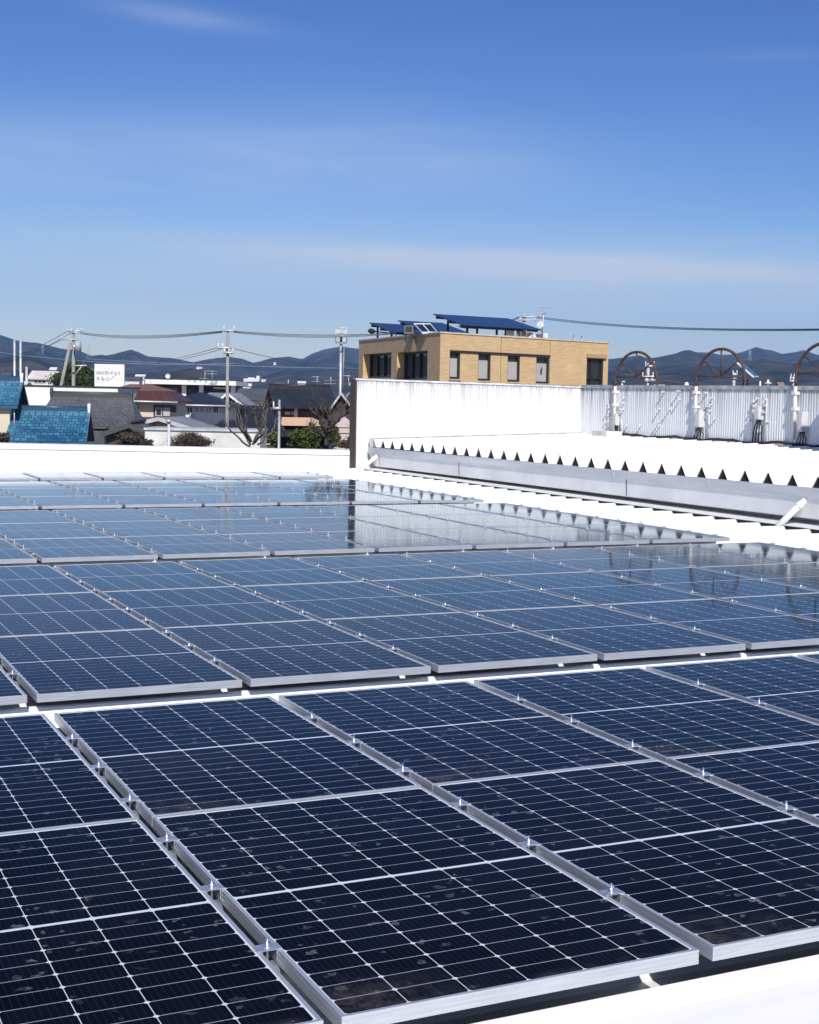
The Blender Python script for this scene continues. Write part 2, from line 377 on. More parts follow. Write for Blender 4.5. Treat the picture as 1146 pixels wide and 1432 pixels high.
mb.face([(g, g, -.0078), (g, PLN-g, -.0078), (PWD-g, PLN-g, -.0078), (PWD-g, g, -.0078)])
glass0 = mb.build('glass', MAT_GLASS)
BL = [('nearest', -2*PLN-GY, 2), ('second', .428, 3), ('third', 6.2458, 3), ('fourth', 12.1974, 3), ('farthest', 18.2841, 1)]
BACK = {}
ROWN = {1: ['only'], 2: ['front', 'back'], 3: ['front', 'middle', 'back']}
def inframe(p, mg=0):
    a = proj(p)
    return a[2] > .1 and -mg < a[0] < PW+mg and -mg < a[1] < PH+mg
first = True
for bi, (bn, y0, nr) in enumerate(BL):
    for r in range(nr):
        yb = y0+r*(PLN+GY); ks = []
        for k in range(-7, 8):
            x0 = k*PX+GAPX/2
            vis = any(inframe((x0+PWD*i/6, yb+PLN*j/6, 0)) for i in range(7) for j in range(7))
            ks.append((k, vis))
        vk = [k for k, v_ in ks if v_]
        for k, v_ in ks:
            if not (vk[0]-1 <= k <= vk[-1]+1): continue
            if v_:
                n = vk.index(k)
                side = ORD[n]+' from left' if n < len(vk)-1 or k < 7 else 'last at right end'
                rowt = '' if nr == 1 else f' in the {ROWN[nr][r]} row'
                lab = f'dark blue solar panel, {side}, {ROWN[nr][r]} row, {bn} block'
            else:
                lab = f'solar panel just past the {"left" if k < vk[0] else "right"} picture edge, {ROWN[nr][r]} row, {bn} block'
            t = empty('solar_panel', (k*PX+GAPX/2, yb, 0), 0, lab, 'solar panel', 'solar panels bolted in rows on the white roof')
            t.rotation_euler = (rng.gauss(0, R(.035)), rng.gauss(0, R(.05)), 0)
            if first: fo, go = frame0, glass0; first = False
            else:
                fo, go = frame0.copy(), glass0.copy(); col.objects.link(fo); col.objects.link(go)
            fo.parent = t; go.parent = t
    BACK[bn] = y0+nr*PLN+(nr-1)*GY

# clamps: a folded bracket bridging the gap over each roof rib, with stud, washer and nut
mb = MB(); e = GAPX/2
mb.box(-e-.011, e+.011, -.022, .022, .0008, .0038)
mb.box(-e+.001, -e+.004, -.022, .022, -.03, .0008); mb.box(e-.004, e-.001, -.022, .022, -.03, .0008)
mb.box(-.03, .03, -.02, .02, -.074, -.044)
brk0 = mb.build('bracket', MAT_STEEL)
mb = MB()
mb.tube([(0, 0, .0038), (0, 0, .0058)], .011, n=12); mb.tube([(0, 0, .0058), (0, 0, .013)], .0085, n=6); mb.tube([(0, 0, -.07), (0, 0, .029)], .0042, n=8)
blt0 = mb.build('bolt', MAT_BOLT)
mb = MB()
mb.box(-e-.011, e+.011, -.022, .022, .0008, .0038); mb.box(-.02, .02, -.018, .018, -.074, .0008)
mb.tube([(0, 0, .0038), (0, 0, .013)], .009, n=6); mb.tube([(0, 0, .013), (0, 0, .036)], .0046, n=6)
far0 = mb.build('panel_clamp', MAT_STEEL)
usedn = usedf = False
for bi, (bn, y0, nr) in enumerate(BL):
    y1 = BACK[bn]
    n0 = math.ceil((y0+.2-CL0)/PITCH_RIB); n1 = math.floor((y1-.05-CL0)/PITCH_RIB)
    gaps = []
    for k in range(-6, 9):
        row = [n for n in range(n0, n1+1) if inframe((k*PX, CL0+n*PITCH_RIB, .01), 6)]
        if row: gaps.append((k, row))
    for gi, (k, row) in enumerate(gaps):
        gname = 'right-hand edge' if k == 8 else f'{ORD[gi]} gap from left'
        for q, n in enumerate(row):
            p = (k*PX, CL0+n*PITCH_RIB, 0); D = proj(p)[2]
            lab = f'bolted steel clamp, {ORD[q]} from front, {gname}, {bn} panel block'
            if D < 13:
                t = empty('panel_clamp', p, 0, lab, 'clamp', 'steel clamps holding the panels over the roof ribs')
                if not usedn: a, b = brk0, blt0; usedn = True
                else:
                    a, b = brk0.copy(), blt0.copy(); col.objects.link(a); col.objects.link(b)
                a.parent = t; b.parent = t
            else:
                if not usedf: a = far0; usedf = True
                else: a = far0.copy(); col.objects.link(a)
                a.location = p; tag(a, lab, 'clamp', 'steel clamps holding the panels over the roof ribs')

# ------------------------------------------------------------------ the higher building on the right
hi = empty('annex_building', (13, 18, ZG), 0, 'higher white metal building with corrugated walls, gutter and ribbed roof on the right', 'building')
XA, YB, XB = 10.92, 22.75, 16.80                               # left end, back wall, right wall
YS = 5.0
def uz(x): return .575+(x-11.28)*.0335                         # rib tops rise gently to the right
mb = MB(); pf = rib_profile(YS, YB, 21.99, 0, -.165)
xs = [11.28+(XB-11.28)*i/6 for i in range(7)]
for a, b in zip(pf, pf[1:]):
    for x0, x1 in zip(xs, xs[1:]):
        mb.face([(x0, a[0], uz(x0)+a[1]), (x1, a[0], uz(x1)+a[1]), (x1, b[0], uz(x1)+b[1]), (x0, b[0], uz(x0)+b[1])])
roof_u = child(mb, 'roof', MAT_ROOF, hi)
ntooth = 0
n = 0
while True:                                                    # dark foam closures set back inside the rib ends
    c = 21.99-n*PITCH_RIB; n += 1
    if c < YS+.2: break
    mb = MB(); x = 11.296; z = uz(x)
    pts = [(c-.122, z-.163), (c-.031, z-.033), (c-.019, z-.009), (c-.009, z-.003), (c+.009, z-.003), (c+.019, z-.009), (c+.031, z-.033), (c+.122, z-.163)]
    mb.face([(x, y, zz) for y, zz in pts])
    mb.face([(x+.03, y, zz) for y, zz in pts[::-1]])
    for (ya, za), (yb_, zb) in zip(pts, pts[1:]+pts[:1]): mb.face([(x, ya, za), (x, yb_, zb), (x+.03, yb_, zb), (x+.03, ya, za)])
    child(mb, 'rib_closure', MAT_TOOTH, hi)
for i in range(34):                                            # fixing bolts near the rib ends
    y = 21.99-i*PITCH_RIB; mb = MB(); x = 11.42
    if y < YS+.2: break
    mb.tube([(x, y, uz(x)-.005), (x, y, uz(x)+.004)], .014, n=8); mb.tube([(x, y, uz(x)+.004), (x, y, uz(x)+.026)], .006, n=6)
    child(mb, 'fixing_bolt', MAT_STEEL, hi)
# gutter
mb = MB(); ye = 22.63
gp = [(11.60, .42), (11.60, .40), (11.285, .385), (11.275, .30)]
seg = [YS+(ye-YS)*i/8 for i in range(9)]
def sheet(mb, pf, y0, y1):
    for a, b in zip(pf, pf[1:]): mb.face([(a[0], y0, a[1]), (a[0], y1, a[1]), (b[0], y1, b[1]), (b[0], y0, b[1])])
def gz(y): return (ye-y)*.0026
lip = [(11.245, .36), (11.212, .395), (11.20, .397), (11.196, .388), (11.20, .268), (11.222, .262)]
for y0, y1 in zip(seg, seg[1:]):
    for a, b in zip(lip, lip[1:]):
        mb.face([(a[0], y0, a[1]+gz(y0)), (a[0], y1, a[1]+gz(y1)), (b[0], y1, b[1]+gz(y1)), (b[0], y0, b[1]+gz(y0))])
gut = child(mb, 'gutter', MAT_GUTTER, hi)
mb = MB()
for y in (20.1, 17.6, 15.1, 12.6, 10.1, 7.6):
    mb.box(11.192, 11.1975, y-.02, y+.02, .285+gz(y), .38+gz(y))
o = child(mb, 'gutter_joint', MAT_GUTTER, gut); o.matrix_parent_inverse = Matrix.Identity(4)
mb = MB()
face_pf = [(11.222, .262), (11.238, -.005), (11.27, -.02), (11.62, -.02), (11.62, .38), (11.245, .36)]
def ycut(y, z): return min(y, ye-max(0, .262-z)*1.15)
for y0, y1 in zip(seg, seg[1:]):
    for a, b in zip(face_pf, face_pf[1:]):
        mb.face([(a[0], y0, a[1]+gz(y0)), (a[0], ycut(y1, a[1]), a[1]+gz(y1)), (b[0], ycut(y1, b[1]), b[1]+gz(y1)), (b[0], y0, b[1]+gz(y0))])
mb.face([(p[0], ycut(ye, p[1]), p[1]) for p in lip[:5]+face_pf])
child(mb, 'gutter_trough', MAT_GUTTERFACE, hi)
mb = MB()
fl_ = [(10.93, -.071), (10.93, -.064), (11.30, -.058), (11.66, -.052), (11.66, -.06), (11.30, -.066), (10.93, -.071)]
for y0, y1 in zip(seg, seg[1:]):
    sheet(mb, fl_, y0, min(y1, 22.3))
child(mb, 'gutter_apron', MAT_ROOF, hi)
mb = MB(); mb.box(10.955, 10.975, YS, 22.2, ZV-.01, -.0735)  # dark strip painted as the shade in the valleys under the apron
child(mb, 'valley_shade_strip', MAT_TOOTH, hi)
for y in (22.05, 18.15, 12.25, 6.6):
    mb = MB()
    sl = (11.238-11.222)/(.262+.005)
    mb.face([(11.219+sl*(.26-z)-.003, yy_, z+gz(y)) for yy_, z in ((y-.008, .258), (y+.008, .258), (y+.008, 0), (y-.008, 0))])
    mb.face([(11.222+sl*(.26-z)+.006, yy_, z+gz(y)) for yy_, z in ((y+.008, .258), (y-.008, .258), (y-.008, 0), (y+.008, 0))])
    child(mb, 'trough_seam', MAT_DARK, hi)
mb = MB(); mb.box(11.225, 11.26, 22.60, 22.64, .395, .60); mb.box(11.225, 11.30, 22.59, 22.65, .40, .475)
child(mb, 'verge_post', MAT_GUTTER, hi)
for (y, dy) in ((22.18, .30), (8.02, .28)):                    # white drain pipes slanting from the gutter down to the lower roof
    t_ = MB(); z0 = .225+gz(y)
    pts = [(11.30, y-.01, z0+.05), (11.245, y, z0+.01), (11.20, y+.01, z0-.035), (11.10, y+.03, z0-.12), (10.86, y+.09, -.09)]
    t_.tube(pts, .043, n=14)
    t_.tube([Vector(pts[2])*.8+Vector(pts[3])*.2, Vector(pts[2])*.25+Vector(pts[3])*.75], .052, n=14)
    child(t_, 'drainpipe', MAT_WHITE, hi)
# wall below the gutter, set back, in shade
mb = MB(); mb.box(11.66, 11.72, YS, 22.7, ZG, .40); child(mb, 'lower_wall', MAT_GUTTERFACE, hi)
def corr(p0, p1, z0, zt0, zt1, pitch=.076, amp=.004, seg=4, vmat=None, name='wall'):
    p0, p1 = Vector(p0), Vector(p1); d = (p1-p0); Lw = d.length; d.normalize(); nn = Vector((d.y, -d.x, 0))
    n = int(Lw/pitch*seg); m_ = MB(); pr2 = None
    for i in range(n+1):
        a = Lw*i/n; ph = (i % seg)/seg
        off = amp*(1 if ph < .5 else -1)
        q = p0+d*a+nn*off; zt = zt0+(zt1-zt0)*a/Lw
        cur = (Vector((q.x, q.y, z0)), Vector((q.x, q.y, zt)))
        if pr2: m_.face([pr2[0], cur[0], cur[1], pr2[1]])
        pr2 = cur
    return m_
mb = corr((XA+.03, YB, 0), (XB, YB, 0), -.3, 1.90, 1.855)
child(mb, 'back_wall', MAT_WALL_A, hi)
mb = MB()  # grey flashing strip, doubling as a painted shadow line at the wall foot
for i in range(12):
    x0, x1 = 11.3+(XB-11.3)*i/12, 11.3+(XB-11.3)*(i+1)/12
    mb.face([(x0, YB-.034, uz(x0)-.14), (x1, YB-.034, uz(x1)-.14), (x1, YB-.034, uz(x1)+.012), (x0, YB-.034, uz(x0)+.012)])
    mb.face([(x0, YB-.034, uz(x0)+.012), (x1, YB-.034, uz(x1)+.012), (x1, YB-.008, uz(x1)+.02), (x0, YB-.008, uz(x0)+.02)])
child(mb, 'back_base_shadow_strip', MAT_CAP, hi)
mb = corr((XB, YB, 0), (XB, 5.0, 0), .4, 1.855, 1.80)
child(mb, 'side_wall', MAT_WALL_B, hi)
mb = MB()
mb.face([(XA, YB-.02, ZG), (XA, YB+.30, ZG), (XA, YB+.30, 1.935), (XA, YB-.02, 1.90)])
mb.face([(XA, YB-.02, ZG), (XA, YB-.02, 1.90), (XA+.035, YB-.02, 1.90), (XA+.035, YB-.02, ZG)])
mb.face([(XA, YB+.30, ZG), (XA+6, YB+.30, ZG), (XA+6, YB+.30, 1.9), (XA, YB+.30, 1.9)])
child(mb, 'wall_end_flashing', MAT_BROWN, hi)
mb = MB()
def capbox(p0, p1, zt0, zt1, th=.30, h=.055):
    p0, p1 = Vector(p0), Vector(p1); d = (p1-p0).normalized(); nn = Vector((d.y, -d.x, 0)); c = []
    for p, zt in ((p0, zt0), (p1, zt1)):
        for off in (.022, -th):
            for z in (zt-.02, zt+h*.6): c.append(p+nn*off+Vector((0, 0, z)))
    b = len(mb.v); mb.v += [tuple(q) for q in c]
    for q in ((0, 1, 3, 2), (4, 6, 7, 5), (0, 4, 5, 1), (2, 3, 7, 6), (0, 2, 6, 4), (1, 5, 7, 3)): mb.poly([b+k for k in q])
capbox((XA+.002, YB, 0), (XB+.25, YB, 0), 1.905, 1.86, .31, .03)
child(mb, 'back_wall_cap', plain('white_cap', (.68, .69, .70), .5, .1, .25, 6), hi)
mb = MB(); capbox((XB, YB-.03, 0), (XB, 5, 0), 1.86, 1.805, .28, .09)
child(mb, 'side_wall_cap', MAT_CAP, hi)
mb = MB(); mb.box(15.3, 19.5, 8.6, 11.3, -.2, 4.12)  # unseen block, added to throw the slanting shadow on the side wall
child(mb, 'unseen_shadow_block', MAT_WALL_A, hi)
mb = MB(); pts = []
for i in range(60):
    y = 21.0-i*.25; z = uz(XB)+.012+.02*math.sin(i*.9)+.012*math.sin(i*2.3)
    pts.append((XB-.05, y, z))
mb.tube(pts, .028, n=8); child(mb, 'base_cable', MAT_CABLE, hi)
mb = MB(); mb.box(XB-.14, XB-.012, 14.2, 22.7, uz(XB)-.16, uz(XB)-.02); child(mb, 'base_flashing', MAT_CAP, hi)

# rusty arched frames standing on the right-hand wall
ARCH = [(21.15, 2.656, 2.093, 'farthest of the three rusty arched pipe frames, beside the brick building'),
        (18.03, 2.650, 2.092, 'middle of the three rusty arched pipe frames on the weathered wall'),
        (14.86, 2.690, 2.128, 'nearest of the three rusty arched pipe frames, cut by the right picture edge')]
for (yp, ztop, zb, lab) in ARCH:
    yr = yp-1.34; r = .67; yc = (yp+yr)/2; X = XB-.07; X2 = XB+.16
    t = empty('arched_frame', (X, yp, uz(XB)), 0, lab, 'pipe frame', 'rusty half-round pipe frames along the wall top')
    def X_of(y): return X+(X2-X)*(yp-y)/(yp-yr)
    def part(mb_, name, mat): 
        o = mb_.build(name, mat, t); o.matrix_parent_inverse = Matrix.Translation(-t.location); return o
    zs = ztop-r
    mb = MB(); pts = [(X, yp, 1.86), (X, yp, 1.97)]
    for i in range(21):
        a = math.pi*i/20; y = yc+r*math.cos(a); pts.append((X_of(y), y, zs+r*math.sin(a)))
    pts += [(X2, yr, 1.95), (X2, yr, 1.75)]
    mb.tube(pts, .031, n=10); part(mb, 'hoop', MAT_RUST)
    mb = MB(); mb.tube([(X, yp, zb), (X2, yr, zb-.02)], .019, n=8); part(mb, 'crossbar', MAT_RUST)
    for an in (42, 90, 138):
        y = yc+r*math.cos(R(an)); mb = MB()
        mb.tube([(X_of(yc), yc, zb-.01), (X_of(y), y, zs+r*math.sin(R(an)))], .018, n=8); part(mb, 'spoke', MAT_RUST)
    mb = MB(); mb.tube([(X, yp, uz(XB)+.10), (X, yp, 1.88)], .034, n=12)
    part(mb, 'post', MAT_CREAMPIPE)
    for z in (1.72, 1.42):
        mb = MB(); mb.box(X-.045, XB, yp-.05, yp+.05, z, z+.06); part(mb, 'pipe_bracket', MAT_WHITE)
# meter boxes on that wall
def ebox(y, z0, z1, wd, dp, lab, legs=0):
    t = empty('electric_box', (XB, y, z0), 0, lab, 'electric box', 'electric boxes on the weathered wall')
    m1 = MB(); m1.box(-dp-.02, -.02, -wd/2, wd/2, 0, z1-z0); b_ = m1.build('case', MAT_BOX, t)
    md = b_.modifiers.new('bevel', 'BEVEL'); md.width = .012; md.segments = 2
    m1 = MB(); m1.box(-dp-.028, -dp-.02, -wd/2+.015, wd/2-.015, .03, z1-z0-.03); m1.build('door', MAT_BOX, t)
    m1 = MB()
    for j in range(4):
        yy_ = -wd/2+wd*(j+.5)/4
        m1.tube([(-dp*.6, yy_, .01), (-dp*.6, yy_*1.3+.03, -.07), (-.05, yy_*2.2+.06, -.13), (-.04, yy_*2.6+.1, uz(XB)-z0+.02)], .013, n=6)
    m1.build('cable', MAT_CABLE, t)
ebox(21.05, .98, 1.25, .10, .10, 'small pale electric box low beside the post of the farthest arched frame')
ebox(17.84, 1.02, 1.38, .17, .14, 'pale electric box with black cables under the middle arched frame')
ebox(15.90, 1.22, 1.48, .14, .13, 'pale electric box on splayed cable legs midway between two arched frames')
ebox(14.58, 1.02, 1.40, .14, .15, 'tall pale electric box beside the post of the nearest arched frame')
mb = MB(); mb.box(XB-.5, XB-.06, 20.80, 21.42, uz(XB)-.03, uz(XB)+.09)
o = mb.build('base_block', plain('pale_concrete', (.66, .63, .58), .8)); tag(o, 'cream plinth block on the upper roof at the foot of the farthest arched frame', 'block')
mb = MB()
for y, z in [(19.26, 1.76), (18.68, 1.78), (18.67, 1.6), (19.4, 1.39), (19.03, 1.39), (19.42, 1.1), (19.38, 1.03), (20.12, 1.01), (20.67, 1.0), (20.82, 1.63), (20.85, 1.5), (20.86, 1.36), (21.42, 1.38), (21.43, 1.2), (21.44, 1.06), (18.12, 1.75), (18.13, 1.63),
             (17.72, 1.75), (17.66, 1.47), (17.77, 1.41), (17.4, 1.22), (17.53, 1.64), (17.54, 1.5), (17.56, 1.38), (16.25, 1.19), (16.04, 1.64), (15.69, 1.19), (15.76, 1.63), (15.76, 1.51), (15.78, 1.37), (16.09, 1.5), (16.1, 1.37)]:
    mb.box(XB-.085, XB, y-.012, y+.012, z-.012, z+.012); mb.box(XB-.10, XB-.085, y-.022, y+.022, z-.022, z+.022)
o = child(mb, 'stud', MAT_BOX, hi); o['kind'] = 'stuff'
for y, z0, z1 in ((21.46, .80, 1.55), (20.90, .80, 1.12), (17.60, .80, 1.30), (16.16, .80, 1.62), (15.74, .8, 1.62)):
    mb = MB(); mb.tube([(XB-.035, y, z0), (XB-.035, y, z1)], .014, n=8); child(mb, 'conduit', MAT_BOX, hi)

# ------------------------------------------------------------------ ground, hills
M = Mat('town_ground', (.12, .115, .1), .9)
n1 = M.noise(M.tc.outputs['Object'], .02, 6, .6); n2 = M.noise(M.tc.outputs['Object'], .4, 5)
M.color(M.mix(M.ramp(n2, .4, .65), M.mix(M.ramp(n1, .45, .55), (.09, .085, .08), (.16, .15, .10)), (.2, .19, .17)))
mb = MB(); c0 = Vector((0, 0, ZG)); S = 14000
mb.face([(-S, -S, ZG), (S, -S, ZG), (S, S, ZG), (-S, S, ZG)])
tag(mb.build('ground', M.m), kind='structure')
def interp(tab, x):
    if x <= tab[0][0]: return tab[0][1]
    for (a, b), (c, d) in zip(tab, tab[1:]):
        if x <= c: return b+(d-b)*(x-a)/(c-a)
    return tab[-1][1]
M = Mat('winter_woods', (.05, .055, .04), .95, 0, .1)
o_ = M.tc.outputs['Object']
n1 = M.noise(o_, .02, 8, .72); n2 = M.noise(o_, .004, 6, .65)
M.color(M.mix(M.ramp(n2, .45, .57), M.mix(M.ramp(n1, .38, .62), (.004, .010, .007), (.046, .044, .036)), M.mix(M.ramp(n1, .38, .62), (.012, .017, .012), (.085, .070, .060))))
MAT_HILL = M.m
def hill(name, tab, D0, D1, Db, base_px, seed, rough, mat=MAT_HILL, px0=-260, px1=1420, step=5):
    mb_ = MB(); cols = []; NT = 44
    px = px0
    while px <= px1:
        rr = (HF+HR*((px-PPX)/FPX)).normalized()/((HF+HR*((px-PPX)/FPX)).normalized().dot(HF))
        zr = CAM.z+(560.8+.0209*(px-634)-interp(tab, px))*D1/FPX
        cl = []
        for i in range(NT+5):
            t_ = i/NT
            if t_ <= 1:
                D = D0+(D1-D0)*t_; z = ZG-2+(zr-ZG+2)*(t_**1.15)
            else: D = D1+(Db-D1)*(t_-1)*NT/4; z = zr*(1-(t_-1)*NT/4*.8)
            p = CAM+rr*D
            fz = noise.fractal(Vector((p.x*.0016+seed, p.y*.0016, seed*1.7)), 1.0, 2.0, 6)
            env = math.sin(min(1, t_)*math.pi)
            fz2 = noise.fractal(Vector((p.x*.012+seed, p.y*.012, seed*.7)), .8, 2.0, 3)
            rd = 1-abs(noise.noise(Vector((p.x*.0042+seed, p.y*.0042, seed*2.1))))*2
            z2 = z+fz*rough*env*(zr-ZG)+rd*.10*env*(zr-ZG)+fz2*(.016*(zr-ZG)+1.0)*min(1, t_*2)
            if t_ < .06: z2 = min(z2, ZG-1)
            cl.append(mb_.vert((p.x, p.y, z2)))
        cols.append(cl); px += step
    for A, B in zip(cols, cols[1:]):
        for i in range(len(A)-1): mb_.poly((A[i], B[i], B[i+1], A[i+1]), True)
    o = tag(mb_.build(name, mat), kind='structure')
    SLOPES.append(BVHTree.FromPolygons([Vector(v_) for v_ in mb_.v], mb_.f)); return o
SLOPES = []
def slope_depth(px, py, dflt):                                 # how far off the hillside is along that line of sight
    best = None
    for b in SLOPES:
        h = b.ray_cast(CAM, ray(px, py).normalized())
        if h[0] is not None:
            d = (h[0]-CAM).dot(FW)
            best = d if best is None else min(best, d)
    return best or dflt
RIDGE = [(-260, 462), (-80, 460), (0, 468.6), (22.7, 476.5), (52, 480), (91, 489), (106.6, 490), (127, 497), (145, 498), (159, 496), (181.5, 491), (195, 494.6), (204, 498.7), (230, 499.6),
         (250, 503), (266.6, 507.7), (291, 502.8), (320, 498.4), (335, 500.9), (352, 507), (374, 501.3), (401, 499.6), (420.6, 502.6), (432.8, 496), (450, 489.4), (474, 485.7), (501, 487.4), (560, 496),
         (700, 500), (850, 502.5), (869, 502), (888, 497), (900, 501), (909, 500), (936, 495.9), (957, 492), (981, 493.7), (1008, 497), (1023, 494), (1050.6, 486.8), (1065.7, 489.8), (1087, 495), (1117, 489.8), (1132, 495.9), (1146, 499), (1250, 492), (1420, 500)]
hill('hills', RIDGE, 2300, 4300, 5200, 540, 3.1, .30, step=3)
NEAR = [(-260, 505), (0, 500), (40, 492), (70, 506), (100, 517), (130, 516), (170, 520), (215, 519), (245, 519), (265, 517), (300, 521), (340, 528), (365, 526), (400, 516), (440, 519), (500, 514), (600, 520),
        (850, 520), (900, 516), (960, 512), (1010, 518), (1060, 507), (1100, 512), (1146, 506), (1250, 510), (1420, 512)]
hill('foothills', NEAR, 1300, 2300, 2900, 545, 8.4, .28, step=3)
hill('wooded_knoll', [(-260, 560), (150, 556), (205, 548), (228, 528), (240, 520), (262, 516.5), (285, 520), (298, 531), (318, 548), (360, 556), (1420, 560)], 700, 900, 1100, 550, 5.2, .05, px0=190, px1=340, step=3)
# the quarried scar on the central ridge
M = Mat('bare_clay', (.40, .28, .20), .95, 0, .1); n1 = M.noise(M.tc.outputs['Object'], .03, 6, .7)
M.color(M.mix(M.ramp(n1, .4, .65), (.46, .33, .24), (.24, .17, .12)))
mb = MB(); sc_pts = [(451, 500.5), (456, 498), (461, 495), (466, 492), (470, 491.4), (473, 495), (475, 498.5), (474.5, 502), (470, 502.8), (464, 501.3), (457, 501.5)]
ctr = at(466, 498, 4120)
P = [at(x, y, 4180-(y-491)*12) for x, y in sc_pts]
back = [p+HF*40-Vector((0, 0, 14)) for p in P]
for i in range(len(P)):
    j = (i+1) % len(P); mb.face([ctr, P[i], P[j]]); mb.face([P[i], back[i], back[j], P[j]])
mb.face(back[::-1])
tag(mb.build('quarry_scar', M.m), kind='structure')
# ------------------------------------------------------------------ the town behind: helpers
class Fr:                                                      # a local frame standing on the street: x right, y away, z world height
    def __init__(s, px, D, rot=0):
        b = at(px, 560, D); s.b = Vector((b.x, b.y, 0)); c, q = math.cos(R(rot)), math.sin(R(rot))
        s.ax = HR*c+HF*q; s.ay = HF*c-HR*q
    def __call__(s, x, y, z): return s.b+s.ax*x+s.ay*y+Vector((0, 0, z))
    def px(s, px, py, y=0):
        d = ray(px, py); o = s.b+s.ay*y; t = (o-CAM).dot(s.ay)/d.dot(s.ay); p = CAM+d*t
        return (p-s.b).dot(s.ax), p.z
def part(mb, name, mat, parent, label=None):
    o = mb.build(name, mat, parent)
    if parent.type == 'EMPTY': o.matrix_parent_inverse = Matrix.Translation(-parent.location)
    if label: o['label'] = label
    return o
def root(name, fr, label, cat, group=None, z=None):
    p = fr(0, 0, ZG if z is None else z); return empty(name, p, 0, label, cat, group)
def roof_mesh(fr, xl, xr, y0, yr, y1, ze, zr, hl=0, hr=0, th=.16, ze1=None, zr2=None):
    mb = MB(); ze1 = ze if ze1 is None else ze1
    A, B, Cc, Dd = (xl, y0, ze), (xr, y0, ze), (xr, y1, ze1), (xl, y1, ze1)
    E, F_ = (xl+hl, yr, zr), (xr-hr, yr, zr)
    sl = math.hypot(yr-y0, zr-ze)
    def fc(ps, uv): mb.face([fr(*p) for p in ps], uv)
    fc([A, B, F_, E], [(xl, 0), (xr, 0), (xr-hr, sl), (xl+hl, sl)])
    fc([Cc, Dd, E, F_], [(xr, 0), (xl, 0), (xl+hl, sl), (xr-hr, sl)])
    if hl > 0: fc([Dd, A, E], [(y1, 0), (y0, 0), (yr, math.hypot(hl, zr-ze))])
    if hr > 0: fc([B, Cc, F_], [(y0, 0), (y1, 0), (yr, math.hypot(hr, zr-ze))])
    lo = lambda p: (p[0], p[1], p[2]-th)
    loop = [A, B] + ([] if hr > 0 else [F_]) + [Cc, Dd] + ([] if hl > 0 else [E])
    for p, q in zip(loop, loop[1:]+loop[:1]): fc([p, q, lo(q), lo(p)], [(0, 0), (1, 0), (1, .1), (0, .1)])
    fc([lo(A), lo(E), lo(F_), lo(B)], [(0, 0)]*4); fc([lo(Cc), lo(F_), lo(E), lo(Dd)], [(0, 0)]*4)
    if hl > 0: fc([lo(A), lo(Dd), lo(E)], [(0, 0)]*3)
    if hr > 0: fc([lo(B), lo(F_), lo(Cc)], [(0, 0)]*3)
    return mb
def walls_mesh(fr, xl, xr, y0, y1, z0, z1, yr=None, zg=None):
    mb = MB(); mb.box(xl, xr, y0, y1, z0, z1, T=fr)
    if zg is not None:
        for x in (xl, xr): mb.face([fr(x, y0, z1), fr(x, y1, z1), fr(x, yr, zg)])
    return mb
def window(fr, parent, x0, y0, x1, y1, yl=0, mf=None, mp=None, n=2, name='window', deep=.06):
    (xa, zt), (xb, zb) = fr.px(x0, y0, yl), fr.px(x1, y1, yl)
    if zb > zt: zb, zt = zt, zb
    b = min(.07, (xb-xa)*.12); mb = MB()
    mb.box(xa, xb, yl-deep, yl, zt-b, zt, T=fr); mb.box(xa, xb, yl-deep, yl, zb, zb+b, T=fr)
    for i in range(n+1):
        x = xa+(xb-xa-b)*i/n; mb.box(x, x+b, yl-deep+.004, yl, zb+b, zt-b, T=fr)
    o = part(mb, name, mf, parent)
    mb = MB(); mb.box(xa+b, xb-b, yl-.02, yl-.005, zb+b, zt-b, T=fr); part(mb, 'pane', mp, o)
    return o
M_PANE = Mat('window_pane', (.02, .024, .03), .08, 0, .5).m
M_ALU = plain('aluminium_trim', (.55, .56, .57), .45, .3)
M_DKTRIM = plain('dark_trim', (.025, .024, .024), .5)
M_CURTAIN = plain('curtain_pane', (.45, .47, .47), .5)
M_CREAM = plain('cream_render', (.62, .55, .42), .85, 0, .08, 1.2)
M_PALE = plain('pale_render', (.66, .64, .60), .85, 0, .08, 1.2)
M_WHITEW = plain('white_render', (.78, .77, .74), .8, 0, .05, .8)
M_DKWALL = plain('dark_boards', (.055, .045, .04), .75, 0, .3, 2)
M_PINK = plain('pinkish_render', (.52, .44, .42), .85, 0, .06, 1)
M_TAN = plain('tan_board', (.50, .33, .20), .75, 0, .12, 1.5)
M_PEACH = plain('peach_panel', (.62, .42, .30), .75, 0, .06, 1)
T_BLUE = tiles('blue_glazed_tiles', (.010, .060, .135), (.055, .20, .31), (.004, .022, .055), .29, .27, .35)
T_GREY = tiles('grey_clay_tiles', (.075, .08, .085), (.12, .125, .13), (.03, .032, .035), .29, .26, .5)
T_BLACK = tiles('black_tiles', (.016, .018, .022), (.026, .028, .033), (.01, .011, .013), .3, .26, .45)
T_BROWN = tiles('brown_metal_roof', (.062, .024, .022), (.08, .032, .028), (.04, .018, .016), .42, 9, .5)
T_LTBROWN = tiles('faded_brown_roof', (.16, .085, .06), (.2, .105, .075), (.12, .06, .045), .42, 9, .6)
T_SLATE = tiles('slate_roof', (.075, .085, .10), (.095, .105, .12), (.055, .06, .07), .45, .2, .55)
T_LTGREY = tiles('pale_grey_roof', (.20, .21, .23), (.25, .26, .28), (.15, .16, .17), .45, .25, .55)
